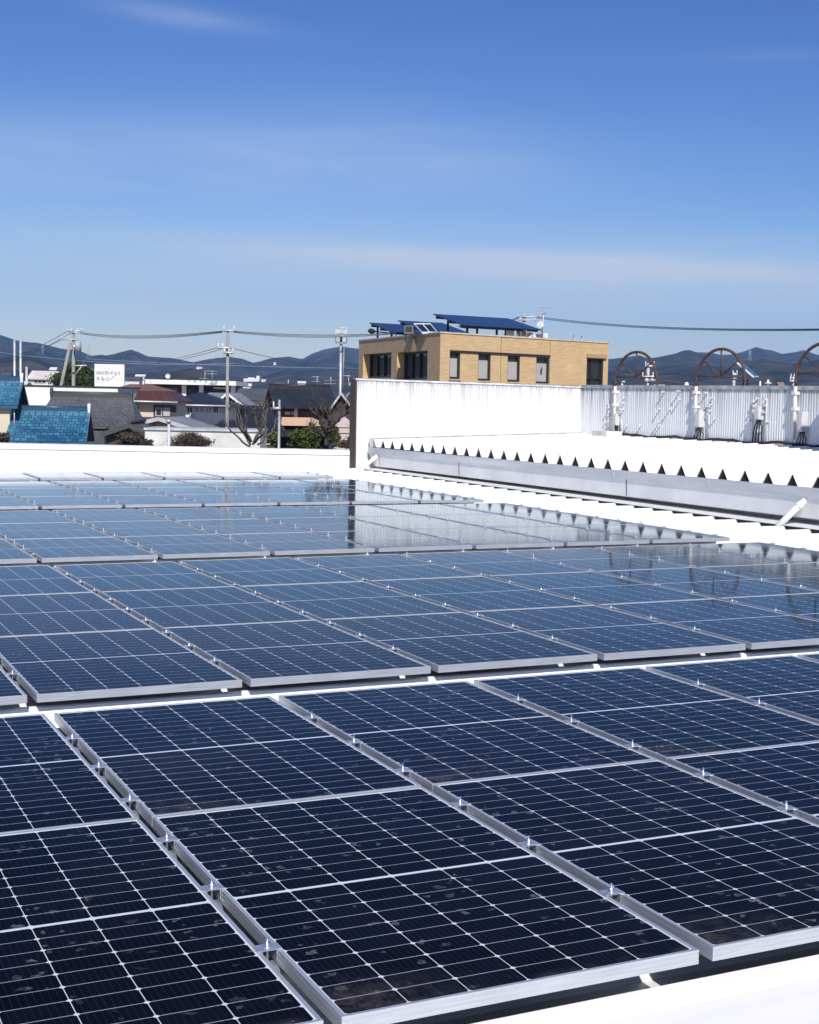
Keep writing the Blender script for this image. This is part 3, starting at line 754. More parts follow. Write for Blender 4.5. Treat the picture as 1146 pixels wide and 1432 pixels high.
def ridge_cap(fr, xl, xr, y, z, mat, parent, r=.16, ends=True, endmat=None):
    mb = MB()
    mb.box(xl, xr, y-r*.8, y+r*.8, z-.06, z+r, T=fr); mb.tube([fr(xl, y, z+r), fr(xr, y, z+r)], r*.75, n=8)
    o = part(mb, 'ridge', mat, parent)
    if ends:
        for x, d in ((xl, -1), (xr, 1)):
            mb = MB(); mb.tube([fr(x-.02*d, y, z+r*1.2), fr(x+.12*d, y, z+r*1.2)], r*1.7, n=10); mb.box(min(x, x+.1*d), max(x, x+.1*d), y-r*1.5, y+r*1.5, z-.25, z+r, T=fr)
            part(mb, 'ridge_end_tile', endmat or mat, o)
    return o

# blue tiled house at the left edge: tall wing and low wing
fr = Fr(60, 66, 10)
t = root('tiled_house', fr, 'house with bright blue glazed tile roofs at the left edge of the view', 'house')
(xl, ze), (xr, _) = fr.px(7, 616), fr.px(121, 617)
zr = fr.px(60, 573, 2.6)[1]
part(roof_mesh(fr, xl, xr, 0, 2.6, 5.2, ze, zr), 'roof', T_BLUE, t)
ridge_cap(fr, xl+.1, xr-.12, 2.6, zr, T_BLUE, t, .12, True, MAT_WHITE)
part(walls_mesh(fr, xl+.3, xr-.5, .5, 4.7, ZG, ze-.1, 2.6, zr-.25), 'wall', M_CREAM, t)
mb = MB(); mb.box(xl, xr, -.12, .0, ze-.24, ze-.12, T=fr); part(mb, 'eaves_gutter', MAT_BROWN, t)
(xl2, ze2), (xr2, _) = fr.px(-70, 565, 1.0), fr.px(25, 566, 1.0)
zr2 = fr.px(0, 531, 3.2)[1]
part(roof_mesh(fr, xl2, xr2, 1.0, 3.2, 5.4, ze2, zr2), 'upper_roof', T_BLUE, t)
ridge_cap(fr, xl2+.1, xr2-.12, 3.2, zr2, T_BLUE, t, .12, True, MAT_WHITE)
xw = fr.px(14, 580, 1.3)[0]
part(walls_mesh(fr, xl2+.3, xw, 1.3, 5.0, ZG, ze2-.12, 3.2, zr2-.3), 'upper_wall', M_CREAM, t)
mb = MB(); mb.box(xw+.003, xr2-.15, 2.2, 5.0, ze-.2, ze2-.14, T=fr); part(mb, 'upper_side_wall', M_DKWALL, t)
mb = MB(); x, z = fr.px(20, 568, 1.25); mb.tube([fr(x, 1.25, z), fr(x+.02, 1.28, z-1.2)], .03, n=8); part(mb, 'downpipe', M_ALU, t)
# grey tiled house
fr = Fr(120, 80, 7)
t = root('tiled_house', fr, 'house with a weathered grey clay tile roof right behind the blue one', 'house')
(xl, ze), (xr, _) = fr.px(48, 594), fr.px(190, 596); zr = fr.px(110, 554, 3.3)[1]
part(roof_mesh(fr, xl, xr, 0, 3.3, 6.6, ze, zr, .5, .55), 'roof', T_GREY, t)
ridge_cap(fr, xl+.5, xr-.6, 3.3, zr, T_GREY, t, .16)
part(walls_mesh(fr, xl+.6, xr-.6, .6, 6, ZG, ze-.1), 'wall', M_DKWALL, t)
for x0 in (118, 136, 168): window(fr, t, x0, 601, x0+13, 611, .6, M_ALU, M_PANE, 2)
(a, z1_), (b, _) = fr.px(104, 622, -1.5), fr.px(146, 622, -1.5)
part(roof_mesh(fr, a, b, -1.5, .55, .6, z1_, fr.px(120, 597, .55)[1], 0, .3), 'lower_roof', T_GREY, t)
# small tiled gatehouse
def gable_front(name, label, cat, D, pl, pa, pr_, depth, roofmat, wallmat, vergemat, rot=0, th=.14, zwall=None, group=None, oh=.35):
    fr = Fr(pa[0], D, rot); t = root(name, fr, label, cat, group)
    (x0, z0), (xa, za), (x1, z1) = fr.px(*pl), fr.px(*pa), fr.px(*pr_)
    for (xe, ze_) in ((x0, z0), (x1, z1)):
        mb = MB(); sl = math.hypot(xe-xa, ze_-za)
        mb.face([fr(xe, 0, ze_), fr(xa, 0, za), fr(xa, depth, za), fr(xe, depth, ze_)], [(0, 0), (0, sl), (depth, sl), (depth, 0)])
        mb.face([fr(xe, 0, ze_-th), fr(xe, depth, ze_-th), fr(xa, depth, za-th), fr(xa, 0, za-th)])
        mb.face([fr(xe, 0, ze_), fr(xe, depth, ze_), fr(xe, depth, ze_-th), fr(xe, 0, ze_-th)])
        mb.face([fr(xe, 0, ze_), fr(xe, 0, ze_-th), fr(xa, 0, za-th), fr(xa, 0, za)]); mb.face([fr(xe, depth, ze_), fr(xa, depth, za), fr(xa, depth, za-th), fr(xe, depth, ze_-th)])
        part(mb, 'roof', roofmat, t)
        mb = MB(); v = [fr(xe, -.05, ze_+.03), fr(xa, -.05, za+.03), fr(xa, -.05, za-th-.06), fr(xe, -.05, ze_-th-.06)]
        v2 = [fr(xe, -.003, ze_+.03), fr(xa, -.003, za+.03), fr(xa, -.003, za-th-.06), fr(xe, -.003, ze_-th-.06)]
        mb.face(v); mb.face(v2[::-1])
        for i in range(4): mb.face([v[i], v2[i], v2[(i+1) % 4], v[(i+1) % 4]])
        part(mb, 'verge_board', vergemat, t)
    mb = MB(); k = .86
    xw0, xw1 = xa+(x0-xa)*k, xa+(x1-xa)*k; zw0, zw1 = za+(z0-za)*k-th-.01, za+(z1-za)*k-th-.01
    pr0 = [(xw0, ZG), (xw1, ZG), (xw1, zw1), (xa, za-th-.01), (xw0, zw0)]
    mb.face([fr(x, oh, z) for x, z in pr0]); mb.face([fr(x, depth-.3, z) for x, z in pr0[::-1]])
    for (ax_, az_), (bx_, bz_) in zip(pr0, pr0[1:]+pr0[:1]): mb.face([fr(ax_, oh, az_), fr(bx_, oh, bz_), fr(bx_, depth-.3, bz_), fr(ax_, depth-.3, az_)])
    part(mb, 'wall', wallmat, t)
    return fr, t
fr, t = gable_front('tiled_gatehouse', 'small gatehouse with a grey tiled gable above dry brown shrubs', 'gatehouse', 62, (140, 606), (181, 592), (213, 612), 3.0, T_GREY, M_DKWALL, T_GREY)
x, z = fr.px(181, 592)
mb = MB(); mb.tube([fr(x, -.05, z+.08), fr(x, 3, z+.08)], .1, n=8); part(mb, 'ridge', T_GREY, t)
# white flat building behind the tiled roofs
fr = Fr(92, 98, 2); t = root('flat_roofed_building', fr, 'long low white building with a flat roof behind the grey tiled house', 'building')
(a, zt), (b, zt2) = fr.px(17, 537.5), fr.px(165, 541); zt = (zt+zt2)/2
mb = MB(); mb.box(a, b, 0, 9, ZG, zt-.1, T=fr); part(mb, 'wall', M_WHITEW, t)
mb = MB(); mb.box(a-.05, b+.05, -.06, 9.05, zt-.1, zt, T=fr); part(mb, 'roof_edge', M_DKTRIM, t)
mb = MB(); x, z = fr.px(26, 540); mb.box(x-.03, x+.03, -.04, .0, z-1.3, z-.1, T=fr); part(mb, 'downpipe', M_ALU, t)
# brown roofed house
fr = Fr(200, 104, 3); t = root('brown_roofed_house', fr, 'two storey cream house with a dark red-brown metal roof', 'house')
(a, ze), (b, _) = fr.px(146, 559), fr.px(249, 562)
z1_ = fr.px(190, 546, 1.6)[1]; z2_ = fr.px(180, 537, 4.2)[1]
mb = MB()
A = [(a, 0, ze), (b, 0, ze), (b, 8.4, ze), (a, 8.4, ze)]; B = [(a+.2, 1.6, z1_), (b-1.0, 1.6, z1_), (b-1.0, 6.8, z1_), (a+.2, 6.8, z1_)]
for i in range(4):
    j = (i+1) % 4; L = (Vector(A[i])-Vector(A[j])).length
    mb.face([fr(*A[i]), fr(*A[j]), fr(*B[j]), fr(*B[i])], [(0, 0), (L, 0), (L-.4, 1.7), (.4, 1.7)])
mb.face([fr(p[0], p[1], p[2]-.1) for p in A[::-1]])
for i in range(4):
    j = (i+1) % 4; mb.face([fr(*A[i]), fr(A[i][0], A[i][1], A[i][2]-.1), fr(A[j][0], A[j][1], A[j][2]-.1), fr(*A[j])])
part(mb, 'roof', T_BROWN, t)
part(roof_mesh(fr, a+.2, b-1.0, 1.6, 4.2, 6.8, z1_+.02, z2_, .9, 1.6, .05), 'roof_top', T_LTBROWN, t)
mb = MB(); mb.tube([fr(a, -.07, ze-.05), fr(b, -.07, ze-.09)], .07, n=8); part(mb, 'eaves_gutter', M_ALU, t)
part(walls_mesh(fr, a+.5, b-.5, .7, 7.8, ZG, ze-.1), 'wall', M_CREAM, t)
window(fr, t, 176, 567, 196, 577, .7, M_ALU, M_PANE, 3)
mb = MB(); (xa, za), (xb, zb) = fr.px(215, 566, .7), fr.px(247, 583, .7); mb.box(xa, xb, .66, .7, zb, za, T=fr); rec = part(mb, 'balcony_wall', MAT_BROWN, t)
for x0 in (218, 229): window(fr, t, x0, 570, x0+9, 582, .62, M_ALU, M_CURTAIN if x0 > 220 else M_PANE, 1)
mb = MB(); (xa, za) = fr.px(160, 583, .65); (xb, zb) = fr.px(222, 583, .65); zz = za
mb.face([fr(xa, -.9, zz-.55), fr(xb, -.9, zz-.55), fr(xb, .65, zz+.05), fr(xa, .65, zz+.05)], [(0, 0), (3, 0), (3, 1.4), (0, 1.4)]); mb.face([fr(xa, -.9, zz-.62), fr(xa, .65, zz-.02), fr(xb, .65, zz-.02), fr(xb, -.9, zz-.62)])
part(mb, 'porch_roof', T_BROWN, t)
# tan gable with a pale metal verge
fr, t = gable_front('tan_gabled_shed', 'shed with a tan gable wall under a pale metal verge', 'shed', 76, (190, 591), (222, 584), (278, 601), 7, T_LTGREY, M_TAN, M_ALU, 0, .12)
mb = MB(); x, _ = fr.px(216, 590, .35); mb.box(x-.03, x+.03, .31, .35, ZG, fr.px(216, 587.5, .35)[1], T=fr); part(mb, 'wall_joint', M_DKWALL, t)
# white boundary building
M_WORN = plain('worn_white_render', (.62, .61, .58), .85, 0, .22, .9)
fr = Fr(285, 60, 2); t = root('white_outbuilding', fr, 'plain white flat outbuilding behind the clipped brown hedge', 'outbuilding')
(a, zt), (b, _) = fr.px(203, 601), fr.px(364, 604)
mb = MB(); mb.box(a, b, 0, 3, ZG, zt, T=fr); part(mb, 'wall', M_WORN, t)
mb = MB(); mb.box(a-.04, b+.04, -.08, 3.05, zt, zt+.09, T=fr); part(mb, 'roof_edge', M_ALU, t)
# dark hipped house with white windows
fr = Fr(272, 116, 0); t = root('hip_roofed_house', fr, 'house with a dark hipped roof and a row of white framed windows', 'house')
(a, ze), (b, _) = fr.px(215, 565), fr.px(322, 567); zr = fr.px(266, 548.5, 4)[1]
part(roof_mesh(fr, a, b, 0, 4, 8, ze, zr, (b-a)*.47, (b-a)*.47), 'roof', T_BLACK, t)
mb = MB(); mb.tube([fr(a, -.06, ze-.04), fr(b, -.06, ze-.04)], .07, n=8); part(mb, 'eaves_gutter', M_ALU, t)
part(walls_mesh(fr, a+.6, b-.6, .7, 7.3, ZG, ze-.1), 'wall', M_PALE, t)
for x0, x1, mp in ((251, 261, M_CURTAIN), (262, 270, M_PANE), (272, 286, M_CURTAIN), (288, 297, M_CURTAIN), (299, 306, M_PANE)): window(fr, t, x0, 568.5, x1, 578, .7, MAT_WHITE, mp, 2)
# slate roofed low house in front
fr = Fr(285, 92, 4); t = root('slate_roofed_house', fr, 'low house with a plain blue-grey slate roof in front of the white windows', 'house')
(a, ze), (b, _) = fr.px(262, 594), fr.px(322, 596); zr = fr.px(285, 578, 3)[1]
part(roof_mesh(fr, a, b, 0, 3, 6, ze, zr, 0, .8), 'roof', T_SLATE, t)
part(walls_mesh(fr, a+.4, b-.5, .6, 5.4, ZG, ze-.1, 3, zr-.25), 'wall', M_DKWALL, t)
mb = MB(); v = [fr(a-.05, -.05, ze+.03), fr(a-.05, 3, zr+.03), fr(a-.05, 3, zr-.25), fr(a-.05, -.05, ze-.25)]; v2 = [p-fr.ax*.08 for p in v]
mb.face(v); mb.face(v2[::-1])
for i in range(4): mb.face([v[i], v2[i], v2[(i+1) % 4], v[(i+1) % 4]])
part(mb, 'verge_board', M_ALU, t)
(a2, z2), (b2, _) = fr.px(290, 602, -2), fr.px(352, 603, -2)
part(roof_mesh(fr, a2, b2, -2, -.2, -.1, z2, fr.px(320, 587, -.2)[1], .8, .8), 'lower_roof', T_BLACK, t)
# pale grey gable in the second row
fr = Fr(298, 132, -6); t = root('pale_roofed_house', fr, 'house with a pale grey roof and white verge half behind the concrete pole', 'house')
(a, ze), (b, _) = fr.px(276, 561), fr.px(316, 563); zr = fr.px(295, 549, 4)[1]
part(roof_mesh(fr, a, b, 0, 4, 8, ze, zr), 'roof', T_LTGREY, t)
part(walls_mesh(fr, a+.3, b-.3, .6, 7.4, ZG, ze-.1, 4, zr-.2), 'wall', M_PALE, t)
fr, t = gable_front('white_verged_house', 'house gable with white verge boards directly behind the concrete pole', 'house', 124, (297, 567), (318, 549), (341, 567), 8, T_LTGREY, M_DKWALL, MAT_WHITE)
# long building with a white flat eave
fr = Fr(268, 168, 2); t = root('white_eaved_building', fr, 'long dark fronted building under a thick white flat eave', 'building')
(a, z1_), (b, z2_) = fr.px(206, 531), fr.px(332, 534); zt = (z1_+z2_)/2+.05; th = 6.2*168/FPX
mb = MB(); mb.box(a, b, -1.2, 12, zt-th, zt, T=fr); part(mb, 'eave_slab', M_WHITEW, t)
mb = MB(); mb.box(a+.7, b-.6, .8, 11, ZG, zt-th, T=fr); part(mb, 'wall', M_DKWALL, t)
for px_ in (257.5, 281.5, 326): 
    x = fr.px(px_, 545, 0)[0]; mb = MB(); mb.box(x-.25, x+.25, 0, .5, ZG, zt-th-.01, T=fr); part(mb, 'pillar', M_WHITEW, t)
for x0, x1 in ((222, 250), (260, 278), (285, 297)): window(fr, t, x0, 541, x1, 551, .8, M_DKTRIM, M_PANE, 4)
window(fr, t, 299, 541.5, 316, 544, .8, MAT_WHITE, M_CURTAIN, 2)
mb = MB()
for i, px_ in enumerate((265, 273, 281, 288.5, 296, 303)):
    x, z = fr.px(px_, 534, -1.22)
    if i % 2: mb.box(x-.16, x+.16, -1.225, -1.203, z-.03, z+.05, T=fr)
    mb.box(x-.16, x+.16, -1.225, -1.203, z+.1, z+.16, T=fr); mb.box(x-.04, x+.03, -1.225, -1.203, z-.16, z+.16, T=fr)
o = part(mb, 'faded_lettering', plain('teal_lettering', (.25, .5, .5), .6), t)
# big black roofed house
fr = Fr(425, 84, 13); t = root('black_roofed_house', fr, 'large house with a broad black roof and peach balcony front', 'house')
(a, ze), (b, _) = fr.px(384, 567), fr.px(474, 571); zr = fr.px(415, 541.5, 3.6)[1]
part(roof_mesh(fr, a, b, 0, 3.6, 7.2, ze, zr), 'roof', T_BLACK, t)
ridge_cap(fr, a, b, 3.6, zr, T_BLACK, t, .1, False)
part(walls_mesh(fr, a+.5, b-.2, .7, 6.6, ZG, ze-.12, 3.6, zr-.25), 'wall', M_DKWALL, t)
window(fr, t, 397, 574, 417, 582, .7, M_DKTRIM, M_CURTAIN, 2); window(fr, t, 421, 574, 446, 583, .7, M_DKTRIM, M_PANE, 4)
mb = MB(); x, _ = fr.px(414, 575, .68); mb.box(x-.1, x+.1, .6, .69, fr.px(414, 583, .68)[1], fr.px(414, 571.5, .68)[1], T=fr); part(mb, 'post', M_PINK, t)
(xa, za), (xb, zb) = fr.px(393, 583.5, -.3), fr.px(454, 596, -.3)
mb = MB(); pr0 = [(xa, zb), (xb, zb), (xb-.25, zb+.28), (xb-.7, za), (xa+.1, za)]
mb.face([fr(x, -.3, z) for x, z in pr0]); mb.face([fr(x, .69, z) for x, z in pr0[::-1]])
for p, q in zip(pr0, pr0[1:]+pr0[:1]): mb.face([fr(p[0], -.3, p[1]), fr(q[0], -.3, q[1]), fr(q[0], .69, q[1]), fr(p[0], .69, p[1])])
part(mb, 'balcony', M_PEACH, t)
(a2, z2), (b2, _) = fr.px(388, 607, -1.2), fr.px(462, 609, -1.2)
part(roof_mesh(fr, a2, b2, -1.2, .6, .68, z2, fr.px(420, 597, .6)[1], .3, .3), 'lower_roof', T_BLACK, t)
for x0 in (400, 425): window(fr, t, x0, 611, x0+16, 626, .7, M_DKTRIM, M_PANE, 2)
fr, t2 = gable_front('gabled_wing', 'front gable wing with pale verge boards at the right end of the black roof', 'house wing', 81, (461.5, 571), (477.5, 548.5), (492, 568), 6, T_BLACK, M_DKWALL, M_ALU, 5, .1)
fr = Fr(478, 72, 8); t = root('pink_walled_shed', fr, 'pinkish rendered wall of a shed beside the brown wall edge', 'shed')
(a, zt), (b, _) = fr.px(466, 592), fr.px(503, 594)
mb = MB(); prf = [(a, ZG), (b, ZG), (b, zt-.2), ((a+b)/2-.1, zt+.35), (a, zt-.25)]
mb.face([fr(x, 0, z) for x, z in prf]); mb.face([fr(x, 4, z) for x, z in prf[::-1]])
for p, q in zip(prf, prf[1:]+prf[:1]): mb.face([fr(p[0], 0, p[1]), fr(q[0], 0, q[1]), fr(q[0], 4, q[1]), fr(p[0], 4, p[1])])
part(mb, 'wall', M_PINK, t)
for y in (598, 606):
    mb = MB(); z = fr.px(480, y)[1]; mb.box(a, b, -.02, 0, z-.02, z+.02, T=fr); part(mb, 'wall_joint', MAT_BROWN, t)
# dark roofed house behind the pruned tree
fr = Fr(368, 76, 6); t = root('dark_roofed_house', fr, 'dark tiled house half hidden behind the pruned bare tree', 'house')
(a, ze), (b, _) = fr.px(330, 603), fr.px(397, 606); zr = fr.px(362, 567, 3)[1]
part(roof_mesh(fr, a, b, 0, 3, 6, ze, zr, .5, .9), 'roof', T_BLACK, t)
part(walls_mesh(fr, a+.5, b-.5, .6, 5.4, ZG, ze-.1), 'wall', M_DKWALL, t)
mb = MB(); (xa, za), (xb, zb) = fr.px(384, 583, -.5), fr.px(391, 592, -.5); 
for x0 in (345, 372): window(fr, t, x0, 610, x0+13, 622, .6, M_ALU, M_PANE, 2)
fr = Fr(355, 140, 0); t = root('grey_roofed_house', fr, 'house with a plain grey roof peeping out left of the big black roof', 'house')
(a, ze), (b, _) = fr.px(327, 556), fr.px(372, 557); zr = fr.px(350, 543, 3.5)[1]
part(roof_mesh(fr, a, b, 0, 3.5, 7, ze, zr), 'roof', T_SLATE, t); part(walls_mesh(fr, a+.4, b-.4, .6, 6.4, ZG, ze-.1, 3.5, zr-.2), 'wall', M_PALE, t)
fr = Fr(497, 98, 0); t = root('grey_roofed_house', fr, 'house corner with a grey roof and dish showing beside the brown wall edge', 'house')
(a, ze), (b, _) = fr.px(484, 552), fr.px(530, 553); zr = fr.px(500, 540, 3)[1]
part(roof_mesh(fr, a, b, 0, 3, 6, ze, zr, .6, .6), 'roof', T_LTGREY, t); part(walls_mesh(fr, a+.3, b-.3, .6, 5.4, ZG, ze-.1), 'wall', M_DKWALL, t)

# far low houses between the tiled roofs and the hills
far_spec = [(57, 518.5, 38, 14, 190, 'pale pink metal roofed workshop far beyond the white flat building', 'faded'), (26, 533, 22, 6, 175, 'low white house at the foot of the two slim masts', 'w'),
            (74, 513.5, 10, 4, 420, 'tiny white house above the pale pink workshop roof', 'w'), (78, 519, 8, 4, 330, 'tiny grey roofed house left of the round evergreen', 'g'),
            (184, 527, 24, 5, 360, 'small grey roofed house right of the white billboard', 'g'), (196, 523.5, 14, 3, 520, 'tiny pale house on the slope right of the billboard', 'w'),
            (124, 516, 12, 5, 300, 'small pale house showing between evergreen and billboard', 'w'), (392, 534, 16, 4, 420, 'tiny grey roofed house above the left part of the black ridge', 'g'),
            (8, 521, 14, 5, 330, 'tiny grey house behind the blue ridge at the left edge', 'g'), (345, 536, 14, 4, 380, 'small pale house left of the black gable peak', 'w'),
            (422, 533, 12, 3, 520, 'tiny pale house above the middle of the black ridge', 'w'), (925, 538, 16, 4, 230, 'low white roof just showing between the first two arched frames', 'w'),
            (1093, 534.5, 9, 6, 210, 'small brick-pink roof showing right of the tilted panel', 'p')]
mcol = {'faded': T_LTGREY, 'w': MAT_WHITE, 'g': T_SLATE, 'p': plain('brick_pink', (.34, .2, .17), .8)}
M_FADED = tiles('faded_pink_metal', (.58, .50, .49), (.66, .58, .56), (.48, .42, .41), .5, 9, .55); mcol['faded'] = M_FADED
for (px_, py_, wpx, hpx, D, lab, k) in far_spec:
    fr = Fr(px_, D, rng.uniform(-12, 12)); t = root('distant_house', fr, lab, 'house', 'small houses far behind the near roofs')
    hw = wpx*D/FPX/2; zr = fr.px(px_, py_, 3)[1]; ze = fr.px(px_, py_+hpx*.75)[1]
    part(roof_mesh(fr, -hw, hw, 0, 3, 6, ze, zr), 'roof', mcol[k], t)
    part(walls_mesh(fr, -hw+.3, hw-.3, .4, 5.6, ZG, ze-.1, 3, zr-.2), 'wall', M_PALE, t)
    window(fr, t, px_-wpx*.25, py_+hpx*.9, px_+wpx*.2, py_+hpx*1.25, .4, M_ALU, M_PANE, 3)
# white complex on the hillside
HD = slope_depth(354, 533, 1500)-8; fr = Fr(354, HD, 0); t = root('hillside_building', fr, 'long white building complex standing on the wooded hillside', 'building')
for (x0, y0, x1, y1, dy) in ((341, 529.2, 362, 533.5, 0), (347, 528, 356, 531, 6), (359, 525.5, 363, 530, 3)):
    (a, zt), (b, zb) = fr.px(x0, y0, dy), fr.px(x1, y1, dy); mb = MB(); mb.box(a, b, dy, dy+14, zb-9, zt, T=fr); part(mb, 'block', M_WHITEW, t)
for px_, py_, s_ in ((369, 532.5, 3), (384.5, 508.3, 1.6), (279, 514.5, 4), (335, 536, 3)):
    D = slope_depth(px_, py_+1, 1700)-4
    fr = Fr(px_, D, 0); t = root('hillside_house', fr, {369: 'tiny white house right of the hillside complex', 384.5: 'lone white speck of a house high on the wooded slope', 279: 'pale house on the slope above the knoll', 335: 'tiny pale house below the hillside complex'}[px_], 'house', 'white houses on the wooded hillside')
    (a, zt), (b, zb) = fr.px(px_-s_, py_-1), fr.px(px_+s_, py_+1); mb = MB(); mb.box(a, b, 0, 8, zb-4, zt, T=fr); part(mb, 'wall', M_WHITEW, t)
    mb = roof_mesh(fr, a-.3, b+.3, -.3, 4, 8.3, zt, zt+1.2); part(mb, 'roof', M_PALE, t)

# ------------------------------------------------------------------ brick tiled building with roof-top panels
k = at(615, 535, 65); lf = at(502, 535, 65*1.145)
dr = HR*math.cos(R(41))+HF*math.sin(R(41)); dl = HR*math.cos(R(112))+HF*math.sin(R(112))      # the plot is not square
da = HR*math.cos(R(33))+HF*math.sin(R(33)); db = Vector((-da.y, da.x, 0))
if dl.dot(HF) < 0: dl = -dl
def hit(px, org, d):                                           # length along d from org seen at column px
    q = ray(px, 500); n = Vector((q.y, -q.x, 0)); return (CAM-org).dot(n)/d.dot(n)
K0 = Vector((k.x, k.y, 0)); LR = hit(851, K0, dr); LL = hit(502, K0, dl)
zt = at(615, 466, 65).z
class Face:                                                    # u along the wall, d outward depth, z height
    def __init__(s, o, du, dn): s.o, s.du, s.dn = o, du, dn
    def __call__(s, u, d, z): return s.o+s.du*u+s.dn*d+Vector((0, 0, z))
    def px(s, px, py, d=0):
        q = ray(px, py); o = s.o+s.dn*d; t_ = (o-CAM).dot(s.dn)/q.dot(s.dn); p = CAM+q*t_
        return (p-s.o).dot(s.du), p.z
FRt = Face(K0, dr, Vector((dr.y, -dr.x, 0))); FLt = Face(K0, dl, Vector((-dl.y, dl.x, 0)))
M = Mat('tan_wall_tiles', (.36, .23, .11), .6)
bt = M.brick(M.tc.outputs['UV'], .22, .065, .006, (.68, .485, .265), (.58, .41, .215), (.40, .28, .15), .5)
n1 = M.noise(M.tc.outputs['UV'], 1.0, 4); n2 = M.noise(M.mapped('UV', (.5, 6, 1)), 1.5, 4)
c_ = M.mix(M.ramp(n2, .52, .68, 0, .55), bt.outputs[0], (.48, .33, .165))
c_ = M.mix(M.ramp(n1, .45, .7, 0, .3), c_, (.74, .54, .31))
n3 = M.noise(M.mapped('UV', (1.2, 14, 1)), 1.5, 3)
c_ = M.mix(M.ramp(n3, .5, .66, 0, .5), c_, (.42, .28, .135))
M.color(c_); M.bump(bt.outputs['Fac'], -.35, .01)
M_BRICK = M.m
t = empty('tan_tiled_building', (K0.x, K0.y, ZG), 0, 'tan tile-clad flat roofed building with solar panels on its roof', 'building')
def holed(face, L, z0, z1, holes, depth):
    mb = MB(); us = sorted({0, L, *[h[0] for h in holes], *[h[1] for h in holes]}); zs = sorted({z0, z1, *[h[2] for h in holes], *[h[3] for h in holes]})
    def q(ps):
        mb.face([face(*p) for p in ps], [(p[0]-p[1], p[2]) for p in ps])
    for ua, ub in zip(us, us[1:]):
        for za, zb in zip(zs, zs[1:]):
            um, zm = (ua+ub)/2, (za+zb)/2
            if any(h[0] < um < h[1] and h[2] < zm < h[3] for h in holes): continue
            q([(ua, 0, za), (ub, 0, za), (ub, 0, zb), (ua, 0, zb)])
    for (a, b, c, d) in holes:
        q([(a, 0, c), (a, 0, d), (a, -depth, d), (a, -depth, c)]); q([(b, 0, c), (b, -depth, c), (b, -depth, d), (b, 0, d)])
        q([(a, 0, d), (b, 0, d), (b, -depth, d), (a, -depth, d)]); q([(a, 0, c), (a, -depth, c), (b, -depth, c), (b, 0, c)])
    return mb
def rect(face, x0, y0, x1, y1):
    (a, z1_), (b, z0_) = face.px(x0, y0), face.px(x1, y1); return (min(a, b), max(a, b), min(z0_, z1_), max(z0_, z1_))
def mid(face, xa, xb, ya, yb):
    u0, u1 = face.px(xa, (ya+yb)/2)[0], face.px(xb, (ya+yb)/2)[0]; xm = (xa+xb)/2
    return (min(u0, u1), max(u0, u1), face.px(xm, yb)[1], face.px(xm, ya)[1])
HL = [mid(FLt, 555.5, 598, 491.5, 531), mid(FLt, 508, 547.5, 494, 528.5)]
HRt = [mid(FRt, 629, 644, 492, 530), mid(FRt, 669, 686.5, 495, 532.5), mid(FRt, 710, 727.5, 497.3, 534), mid(FRt, 750, 768.5, 499.6, 536.5), mid(FRt, 820.5, 844, 501.5, 541)]
part(holed(FLt, LL, ZG, zt, HL, .55), 'left_wall', M_BRICK, t)
part(holed(FRt, LR, ZG, zt, HRt, .14), 'right_wall', M_BRICK, t)
mb = MB()
B1, B2, B3 = FLt(LL, 0, 0), FLt(LL, 0, 0)+dr*LR, FRt(LR, 0, 0)
for p, q in ((B1, B2), (B2, B3)): 
    L = (p-q).length; mb.face([p+Vector((0, 0, ZG)), q+Vector((0, 0, ZG)), q+Vector((0, 0, zt)), p+Vector((0, 0, zt))], [(0, ZG), (L, ZG), (L, zt), (0, zt)])
part(mb, 'rear_wall', M_BRICK, t)
mb = MB(); mb.face([K0+dr*.3+dl*.3+Vector((0, 0, zt-.35)), K0+dr*(LR-.3)+dl*.3+Vector((0, 0, zt-.35)), K0+dr*(LR-.3)+dl*(LL-.3)+Vector((0, 0, zt-.35)), K0+dr*.3+dl*(LL-.3)+Vector((0, 0, zt-.35))])
part(mb, 'roof', plain('grey_roof_deck', (.35, .35, .34), .8), t)
T_ = lambda x, y, z: K0+dr*x+dl*y+Vector((0, 0, z))
mb = MB(); e_ = .04
mb.box(-e_, LR+e_, -e_, .3, zt, zt+.07, T=T_); mb.box(-e_, .3, .3, LL+e_, zt, zt+.07, T=T_); mb.box(LR-.3, LR+e_, .3, LL+e_, zt, zt+.07, T=T_); mb.box(.3, LR-.3, LL-.3, LL+e_, zt, zt+.07, T=T_)
part(mb, 'coping', plain('stone_coping', (.58, .48, .36), .7), t)
for px_ in (660+225/5.457, 660+600/5.457):
    u_ = FRt.px(px_, 480)[0]; mb = MB(); mb.box(u_-.012, u_+.012, 0, .004, ZG, zt-.02, T=FRt); part(mb, 'wall_joint', plain('joint_dark', (.12, .08, .04), .8), t)
